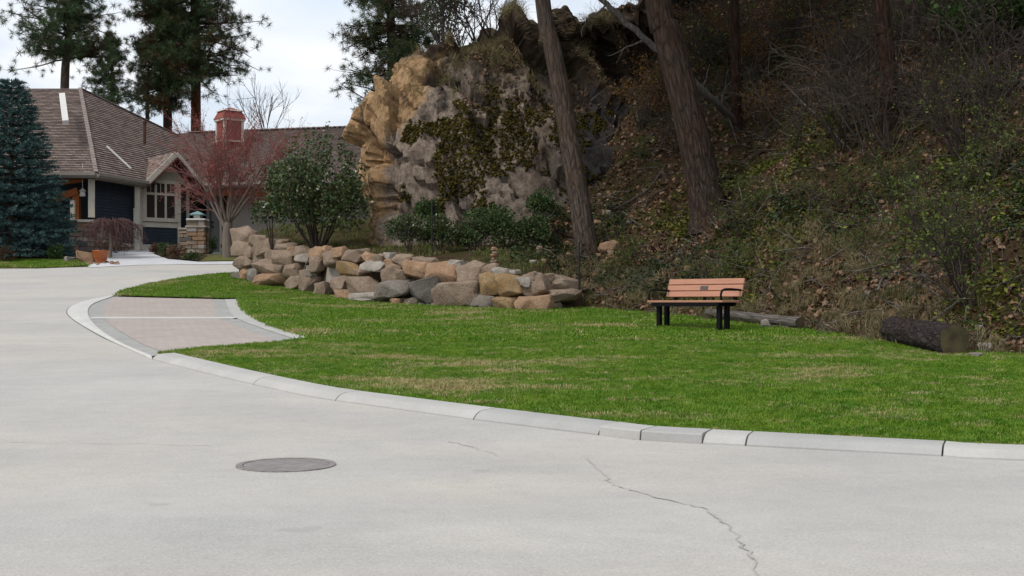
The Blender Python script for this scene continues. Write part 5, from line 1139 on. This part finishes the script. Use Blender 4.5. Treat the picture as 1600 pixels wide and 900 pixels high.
hill_tree([(1151, 200, 17), (1150, 120, 16), (1149, 60, 15), (1148, 0, 14)], 'thin straight reddish trunk in the shade behind the thick pine', M['bark_red'], 73)
hill_tree([(1392, 190, 27), (1388, 120, 25), (1382, 50, 24), (1378, 0, 23)], 'dark red pine trunk rising behind the tangled bare bush', M['bark_red'], 74)
# more pines stand up the slope beside the view and shade it
for i, (x, y) in enumerate([(14.5, 28.5), (15.5, 32.5), (19., 36.), (19.5, 29.), (15.8, 37.2), (18., 41.)]):
    z = float(hillz(x, y)[0]); conifer('hillside_pine', (x, y, z - .2), [(x, y, z - .2), (x + .3, y, z + 6), (x, y + .2, z + 15)], ['pine high on the slope, its crown shading the hillside'][0], 'tree', .34, .98, lambda g: 4.2 - 1.6 * g, M['pine2'], M['bark_red'], 80 + i, 520, .75, 20, trunk_r=(.28, .1), width=.06, group='pines up the shaded slope')

# -- dead leaning trunk and fallen branches
def stick(name, pts, r0, r1, label, bark, group=None, lift=.05, cat='branch', side=4):
    P = [np.array(hp(x, y)) if dd is None else np.array(px(x, y, dd)) for x, y, dd in pts]; P = [p + np.array([0, -.05, lift]) for p in P]; B_ = P[0].copy(); C = catmull([p - B_ for p in P], 6); rng = np.random.default_rng(int(pts[0][0])); C[1:-1] += rng.normal(size=C[1:-1].shape) * r0 * .25
    T = Tubes(); T.add(C, np.linspace(r0, r1, len(C)), 9)
    for k in range(side):
        i = rng.integers(2, len(C)); d = rng.normal(size=3); d[1] = -abs(d[1]) * .3; grow(T, C[i], d, rng.uniform(.4, 1.0), r1 * .6, 1, rng, .5, .2, -.02, (1, 3), .6, None, 4)
    root = T.build(name, bark); root.location = B_; tag(root, label, cat, group); return root
stick('dead_trunk', [(1148, 198, None), (1095, 140, 31.5), (1030, 85, 31.8), (985, 45, 32), (940, 5, 32.2), (915, -25, 32.4)], .10, .06, 'silver dead trunk fallen across behind the thick leaning pine', M['bark_dead'], side=9, cat='log')
FB = 'dry fallen branch lying on the leaf litter'
for pts in ([(1290, 215, None), (1350, 190, None), (1420, 168, None), (1500, 148, 31.), (1535, 138, 31.)], [(1305, 393, None), (1350, 405, None), (1368, 432, None)], [(1370, 460, None), (1378, 440, None), (1392, 428, None)], [(1222, 280, None), (1280, 262, None), (1310, 258, None)], [(1455, 505, None), (1490, 480, None), (1520, 462, None)], [(1182, 402, None), (1195, 432, None)], [(960, 330, None), (1010, 300, None), (1040, 260, None)], [(1220, 130, None), (1290, 200, None), (1330, 240, None)]):
    stick('fallen_branch', pts, .026, .012, FB, M['bark_dead'], 'dry branches on the slope', side=4)

# -- bare bushes
def bush_mesh(seed, H_, n, spread, leaves=0, leafmat=None, dep=2):
    rng = np.random.default_rng(seed); T = Tubes(); tips = []
    for k in range(n):
        az = rng.uniform(0, 2 * math.pi); s_ = rng.uniform(.15, spread); grow(T, (math.cos(az) * .12, math.sin(az) * .12, -.1), (math.cos(az) * s_, math.sin(az) * s_, 1), H_ * rng.uniform(.6, 1.1), .012 * H_ ** .6, dep, rng, .6, .2, -.03, (3, 6), .55, tips, 6)
    return T, tips, rng
protos = []
for i, (H_, n, sp_, lv) in enumerate([(1.9, 11, .9, 0), (1.4, 9, 1.2, 500), (2.5, 9, .7, 0), (1.1, 10, 1.3, 1200), (1.5, 9, .9, 1100)]):
    T, tips, rng = bush_mesh(90 + i, H_, n, sp_); me = mesh_np('stems', np.concatenate(T.V), np.concatenate(T.F), M['twig_grey' if i in (0, 3) else 'twig_dark'], None, True); st_me = me.data; bpy.data.objects.remove(me); lf = None
    if lv:
        TP = np.concatenate([t[1:] for t in tips]); sel = TP[rng.integers(0, len(TP), lv)]; V_, F_ = merge_instances(LEAF[0] * .06, LEAF[1], sel, rand_rot(lv, rng), rng.uniform(.6, 1.3, lv)); o = mesh_np('leaves', V_, F_, M['leaf_light']); lf = o.data; bpy.data.objects.remove(o)
    protos.append((st_me, lf))
def put_bush(x, y, kind, sc, label, group, rz, p=None, name='bare_bush'):
    p = p or hp(x, y); r = empty(name, p, rz); r.scale = (sc, sc, sc); tag(r, label, 'bush', group); st_, lf = protos[kind]; link(bpy.data.objects.new('stems', st_), r)
    if lf: link(bpy.data.objects.new('leaves', lf), r)
    return r
put_bush(1375, 242, 0, 1.35, 'tangled many-stemmed bare bush at the foot of the dark red trunk', None, .4); put_bush(1400, 236, 2, 1.1, 'upright dark bare bush beside the tangled many-stemmed bush', None, 1.7)
put_bush(1520, 470, 4, 1.15, 'sparse yellow-green sapling above the sawn log', None, .9, name='sapling')
rb = random.Random(15); LB = {0: 'grey leafless bush among the shaded hillside litter', 1: 'low twiggy bush with a few yellow-green leaves on the slope', 2: 'tall dark leafless bush in the hillside shade', 3: 'spreading low bush with fresh yellow-green leaves on the slope', 4: 'loose bush with fresh leaves on the hillside'}
spots = [(rb.uniform(955, 1600), rb.uniform(20, 250)) for _ in range(34)] + [(rb.uniform(950, 1590), rb.uniform(250, 440)) for _ in range(26)] + [(rb.uniform(760, 1000), rb.uniform(60, 160)) for _ in range(8)]
for x, y in spots:
    k = rb.choice([0, 2, 2, 0, 1]) if y < 250 else rb.choice([1, 3, 3, 4]); p = hp(x, y)
    if p.y > 60: continue
    put_bush(x, y, k, rb.uniform(.6, 1.1) * (1 if y < 250 else .6), LB[k], ['grey bare bushes', 'twiggy leafing bushes', 'dark bare bushes', 'low leafing bushes', 'loose leafing bushes'][k], rb.uniform(0, 6), p)
for x, y, d in ((718, 66, 37.2), (745, 60, 37.4), (770, 56, 37.6), (700, 74, 37)): put_bush(0, 0, 2, .85, 'bare upright bush on top of the rock bluff against the sky', 'bare bushes on the bluff top', x, px(x, y, d))
leafy_shrub('bluff_shrub', px(692, 74, 38.5), (1.7, 1.4, 2.0), 'green shrub on the top edge of the rock bluff', 'shrub', M['leaf_mid'], M['twig_dark'], 33, 1500, .1, 8, lobes=14)
M['leaf_rust'] = mat_island('rusty_leaf', [(.06, .025, .012), (.13, .06, .02), (.19, .11, .025), (.08, .04, .02)], .7, .2)
for i, (x, y) in enumerate([(1040, 150), (1090, 90), (1180, 120), (1250, 60), (1000, 200), (1310, 110), (1205, 210)]):
    q_ = hp(x, y); leafy_shrub('rusty_bush', q_, (2.4, 1.6, 1.7), 'loose bush with rusty old leaves in the hillside shade', 'bush', M['leaf_rust'], M['twig_dark'], 130 + i, 900, .07, 14, 'rusty bushes on the upper slope', lobes=16, shell=.1)
leafy_shrub('juniper_bush', hp(1560, 75), (3.4, 2, 1.6), 'dark green spreading bush high on the shaded slope', 'shrub', M['leaf_boxwood'], M['twig_dark'], 34, 2600, .12, 10, lobes=18)

# ================================================================== GROUND COVER (stuff)
def blade_tuft(n, h, w, lean, rad, rng):
    V = []; Fs = []
    for k in range(n):
        az = rng.uniform(0, 2 * math.pi); b = np.array([rng.normal() * rad, rng.normal() * rad, 0]); d = np.array([math.cos(az), math.sin(az), 0]); s = np.array([-d[1], d[0], 0]) * w; hh = h * rng.uniform(.6, 1.15); l_ = lean * rng.uniform(.3, 1.2)
        i = len(V); V += [b - s, b + s, b + d * l_ * .35 * hh + np.array([0, 0, hh * .6]) + s * .7, b + d * l_ * .35 * hh + np.array([0, 0, hh * .6]) - s * .7, b + d * l_ * hh + np.array([0, 0, hh * (1 - .25 * l_)])]; Fs += [(i, i + 1, i + 2, i + 3), (i + 3, i + 2, i + 4)]
    return V, Fs
def make_grass():
    t = NT('grass_blade'); oi = t.n('ShaderNodeObjectInfo').outputs['Random']; pos = t.coord('Position', (.55, 1.0, 1)); f = t.noise(pos, .75, 5, .65); g = t.noise(t.coord('Position'), 2.6, 4, .6)
    fl = t.noise(t.coord('Position', (.45, 1.3, 1)), 3.2, 5, .7)
    green = t.mix(oi, (.055, .165, .008), (.14, .285, .018)); green = t.mix(t.ramp(g, [(.35, 0.), (.65, .8)]), green, (.215, .315, .03))
    straw = t.mix(oi, (.33, .26, .11), (.60, .49, .26)); j1 = t.math('ADD', f, t.math('MULTIPLY', t.math('SUBTRACT', oi, .5), .12)); j2 = t.math('ADD', fl, t.math('MULTIPLY', t.math('SUBTRACT', oi, .5), .16)); c = t.mix(t.math('MAXIMUM', t.ramp(j1, [(.56, 0.), (.66, .9)]), t.ramp(j2, [(.60, 0.), (.67, .9)])), green, straw)
    t.color(c); t.rough(.6).spec(.25); t.translucent(c, .3); return t.m
M['grass'] = make_grass()
rng = np.random.default_rng(44)
tv_, tf_ = blade_tuft(11, .042, .0035, .75, .022, rng); tuft = template('grass_tuft_piece', tv_, tf_, M['grass'])
tv_, tf_ = blade_tuft(13, .05, .007, .8, .05, rng); tuft_far = template('grass_tuft_far_piece', tv_, tf_, M['grass'])
def lawn_pts(n, y0, y1):
    P = np.stack([rng.uniform(-12, 12, n), rng.uniform(y0, y1, n)], -1); P = P[in_poly(P, LP)]; px_ = CX + P[:, 0] / P[:, 1] * F; P = P[(px_ > -40) & (px_ < 2050)]; return np.column_stack([P, prof(P[:, 1]) + .036])
P = lawn_pts(240000, 8, 19); e = np.column_stack([rng.normal(size=(len(P), 2)) * .12, rng.uniform(0, 6.28, len(P))]); g = gn_scatter('lawn_grass', tuft, P, e, rng.uniform(.65, 1.35, len(P)) * (1 + .25 * fast_noise(P[:, :2], .8, 3, 2))); tag(g, 'short green lawn grass with straw coloured thin patches near the kerb', 'grass', kind='stuff')
P = lawn_pts(260000, 19, 42); e = np.column_stack([rng.normal(size=(len(P), 2)) * .12, rng.uniform(0, 6.28, len(P))]); g = gn_scatter('lawn_grass', tuft_far, P, e, rng.uniform(.7, 1.35, len(P))); tag(g, 'short green lawn grass around the bench and below the boulder wall', 'grass', kind='stuff')
# verge grass at the left island
IP = np.array(isl); Q = np.stack([rng.uniform(-22, -12, 26000), rng.uniform(38, 48, 26000)], -1); Q = Q[in_poly(Q, IP)]; Q = np.column_stack([Q, prof(Q[:, 1]) + .03]); g = gn_scatter('verge_grass', tuft_far, Q, np.column_stack([np.zeros((len(Q), 2)), rng.uniform(0, 6.28, len(Q))]), rng.uniform(.8, 1.5, len(Q))); tag(g, 'thin yellowish grass on the verge before the blue spruce', 'grass', kind='stuff')

def slope_pts(n, pxr=(850, 2000), dmax=47, tr=(.0, 40), mask=None, xr=(-9, 22), yr=(13, 47)):
    Q = np.stack([rng.uniform(*xr, n), rng.uniform(*yr, n)], -1); p_ = CX + Q[:, 0] / Q[:, 1] * F; t, hw = foot_dist(Q[:, 0], Q[:, 1]); ok = (p_ > pxr[0]) & (p_ < pxr[1]) & (t > tr[0]) & (t < tr[1]) & (Q[:, 1] < dmax)
    if mask is not None: ok &= mask(Q, t, p_)
    Q = Q[ok]; return np.column_stack([Q, hillz(Q[:, 0], Q[:, 1])])
def eul(n, tilt): return np.column_stack([rng.normal(size=(n, 2)) * tilt, rng.uniform(0, 6.28, n)])
M['litter'] = mat_random('dead_leaf', [(.04, .021, .012), (.11, .06, .033), (.19, .112, .065), (.30, .20, .13), (.08, .043, .026), (.16, .08, .042)], .8); M['straw'] = mat_random('dry_grass', [(.12, .095, .045), (.22, .18, .09), (.30, .25, .14), (.10, .11, .035)], .8, .2)
M['cover'] = mat_random('ground_cover_leaf', [(.04, .06, .012), (.10, .12, .018), (.18, .19, .028), (.06, .075, .02)], .6, .2); M['cover_dark'] = mat_random('dark_ground_cover_leaf', [(.012, .025, .010), (.03, .05, .018), (.05, .075, .025)], .5, .15)
leaf_v = [(-.5, -.32, .0), (0, -.4, .09), (.5, -.1, 0), (.35, .3, .12), (-.1, .42, .02), (-.5, .2, .12)]; lt = template('litter_piece', np.array(leaf_v) * .088, [(0, 1, 4, 5), (1, 2, 3, 4)], M['litter'])
P = slope_pts(225000, tr=(.15, 40)); g = gn_scatter('leaf_litter', lt, P + [0, 0, .025], eul(len(P), .75), rng.uniform(.5, 1.35, len(P))); tag(g, 'brown dead leaves and needles covering the hillside', 'leaf litter', kind='stuff')
print('litter', len(P))
# stems and twigs lying about
tw = Tubes(); tw.add([(-.3, 0, 0), (0, .03, .04), (.3, -.02, .01)], [.008, .007, .004], 4); tw.add([(0, .03, .04), (.12, .12, .08)], [.005, .002], 3); twt = template('twig_piece', np.concatenate(tw.V), np.concatenate(tw.F), M['bark_dead'])
P = slope_pts(9000); g = gn_scatter('twigs', twt, P + [0, 0, .06], eul(len(P), .5), rng.uniform(.5, 1.7, len(P))); tag(g, 'small dead twigs strewn over the hillside', 'twigs', kind='stuff')
tv_, tf_ = blade_tuft(26, .34, .006, 1.0, .07, rng); dg = template('dry_grass_piece', tv_, tf_, M['straw'])
P = slope_pts(26000, tr=(.02, 4.5), mask=lambda Q, t, p_: (fast_noise(Q, .5, 3, 61) + .9 * (1 - t / 2.2) * ((p_ < 1080) | (p_ > 1300)) > .25)); g = gn_scatter('dry_grass', dg, P, eul(len(P), .35), rng.uniform(.35, .95, len(P))); tag(g, 'straw coloured dry grass along the foot of the slope', 'grass', kind='stuff')
print('dry', len(P))
cv = []; cf = []
for k in range(16):
    a = rng.uniform(0, 6.28); r = rng.uniform(.02, .16); R = np.array(Euler((rng.normal() * .5, rng.normal() * .5, a)).to_matrix()); v = (R @ (LEAF[0] * rng.uniform(.05, .085)).T).T + np.array([math.cos(a) * r, math.sin(a) * r, rng.uniform(.03, .22)]); cf.append(tuple(np.arange(4) + len(cv))); cv += list(v)
ct = template('ground_cover_piece', cv, cf, M['cover']); ct2 = template('dark_cover_piece', np.array(cv) * 1.1, cf, M['cover_dark'])
P = slope_pts(34000, tr=(.6, 14), mask=lambda Q, t, p_: fast_noise(Q, .42, 3, 62) - .10 * np.maximum(t - 4, 0) + .35 * np.exp(-((p_ - 1150) / 110) ** 2) + .35 * np.exp(-((p_ - 1500) / 90) ** 2) > .42); g = gn_scatter('ground_cover', ct, P, eul(len(P), .3), rng.uniform(.6, 1.5, len(P))); tag(g, 'yellow-green low plants spread over the slope', 'ground cover', kind='stuff')
P = slope_pts(22000, pxr=(800, 2000), tr=(.6, 30), mask=lambda Q, t, p_: fast_noise(Q, .35, 3, 63) + .3 * np.exp(-((p_ - 1000) / 80) ** 2) > .42); g = gn_scatter('dark_ground_cover', ct2, P, eul(len(P), .3), rng.uniform(.6, 1.5, len(P))); tag(g, 'dark green low plants scattered on the hillside', 'ground cover', kind='stuff')
# terrace grass between wall and bluff
P = slope_pts(30000, pxr=(340, 1000), tr=(.35, 4.0), mask=lambda Q, t, p_: (Q[:, 1] > 26) & (fast_noise(Q, .8, 3, 64) > -.35)); tv_, tf_ = blade_tuft(12, .10, .006, .8, .05, rng); M['tgrass'] = mat_random('terrace_grass', [(.05, .085, .015), (.11, .14, .03), (.20, .18, .07), (.14, .11, .05)], .7, .2); tt_ = template('terrace_grass_piece', tv_, tf_, M['tgrass']); g = gn_scatter('terrace_grass', tt_, P, eul(len(P), .2), rng.uniform(.6, 1.5, len(P))); tag(g, 'rough grass on the terrace behind the boulder wall', 'grass', kind='stuff')
# moss cushions on the rock
J, U = np.meshgrid(np.arange(8, nv - 20), np.arange(60, nu - 10), indexing='ij'); S = RG[J, U].reshape(-1, 3); SN = RN[J, U].reshape(-1, 3); pxs = CX + S[:, 0] / S[:, 1] * F; pys = HZ - (S[:, 2] - CAMZ) / S[:, 1] * F
mk = fast_noise(S, 1.3, 4, 71) * 1.15 + 1.5 * np.exp(-((pxs - 735) / 95) ** 2 - ((pys - 235) / 75) ** 2) + .7 * np.exp(-((pxs - 850) / 90) ** 2 - ((pys - 200) / 60) ** 2); c = np.nonzero((mk > .72) & (pxs > 628) & (pys > 130))[0]; c = rng.choice(c, min(22000, len(c) * 8)); sp_ = S[c] + rng.normal(size=(len(c), 3)) * .035
bmm = bmesh.new(); bmesh.ops.create_icosphere(bmm, subdivisions=1, radius=1); iv = np.array([v.co for v in bmm.verts]); jf = np.array([[v.index for v in f.verts] for f in bmm.faces]); bmm.free(); iv = iv * (1 + .3 * rng.normal(size=(len(iv), 1))) * np.array([1, 1, .45])
V_, F_ = merge_instances(iv, jf, sp_ - np.array([0, 36, 2.5]), frame_from(SN[c] + rng.normal(size=(len(c), 3)) * .4, rng), rng.uniform(.014, .05, len(c))); mo = mesh_np('moss', V_, F_, M['moss'], outc); mo['kind'] = 'stuff'

tops = (SN[:, 2] > -.3) & (pys < 150) & (pxs > 640) & (pxs < 960) & (fast_noise(S, .8, 3, 72) > -.1); c = np.nonzero(tops)[0]; c = rng.choice(c, 520); g = gn_scatter('bluff_grass', dg, S[c], eul(520, .9), rng.uniform(.4, 1.0, 520)); tag(g, 'dry grass hanging over the top of the rock bluff', 'grass', kind='stuff')
c = np.nonzero((pys < 300) & (pxs > 690) & (fast_noise(S, .9, 3, 73) > .05))[0]; c = rng.choice(c, 9000); g = gn_scatter('bluff_litter', lt, S[c], rng.uniform(0, 6.28, (9000, 3)), rng.uniform(.5, 1.3, 9000)); tag(g, 'dead leaves caught on the shaded rock face', 'leaf litter', kind='stuff')
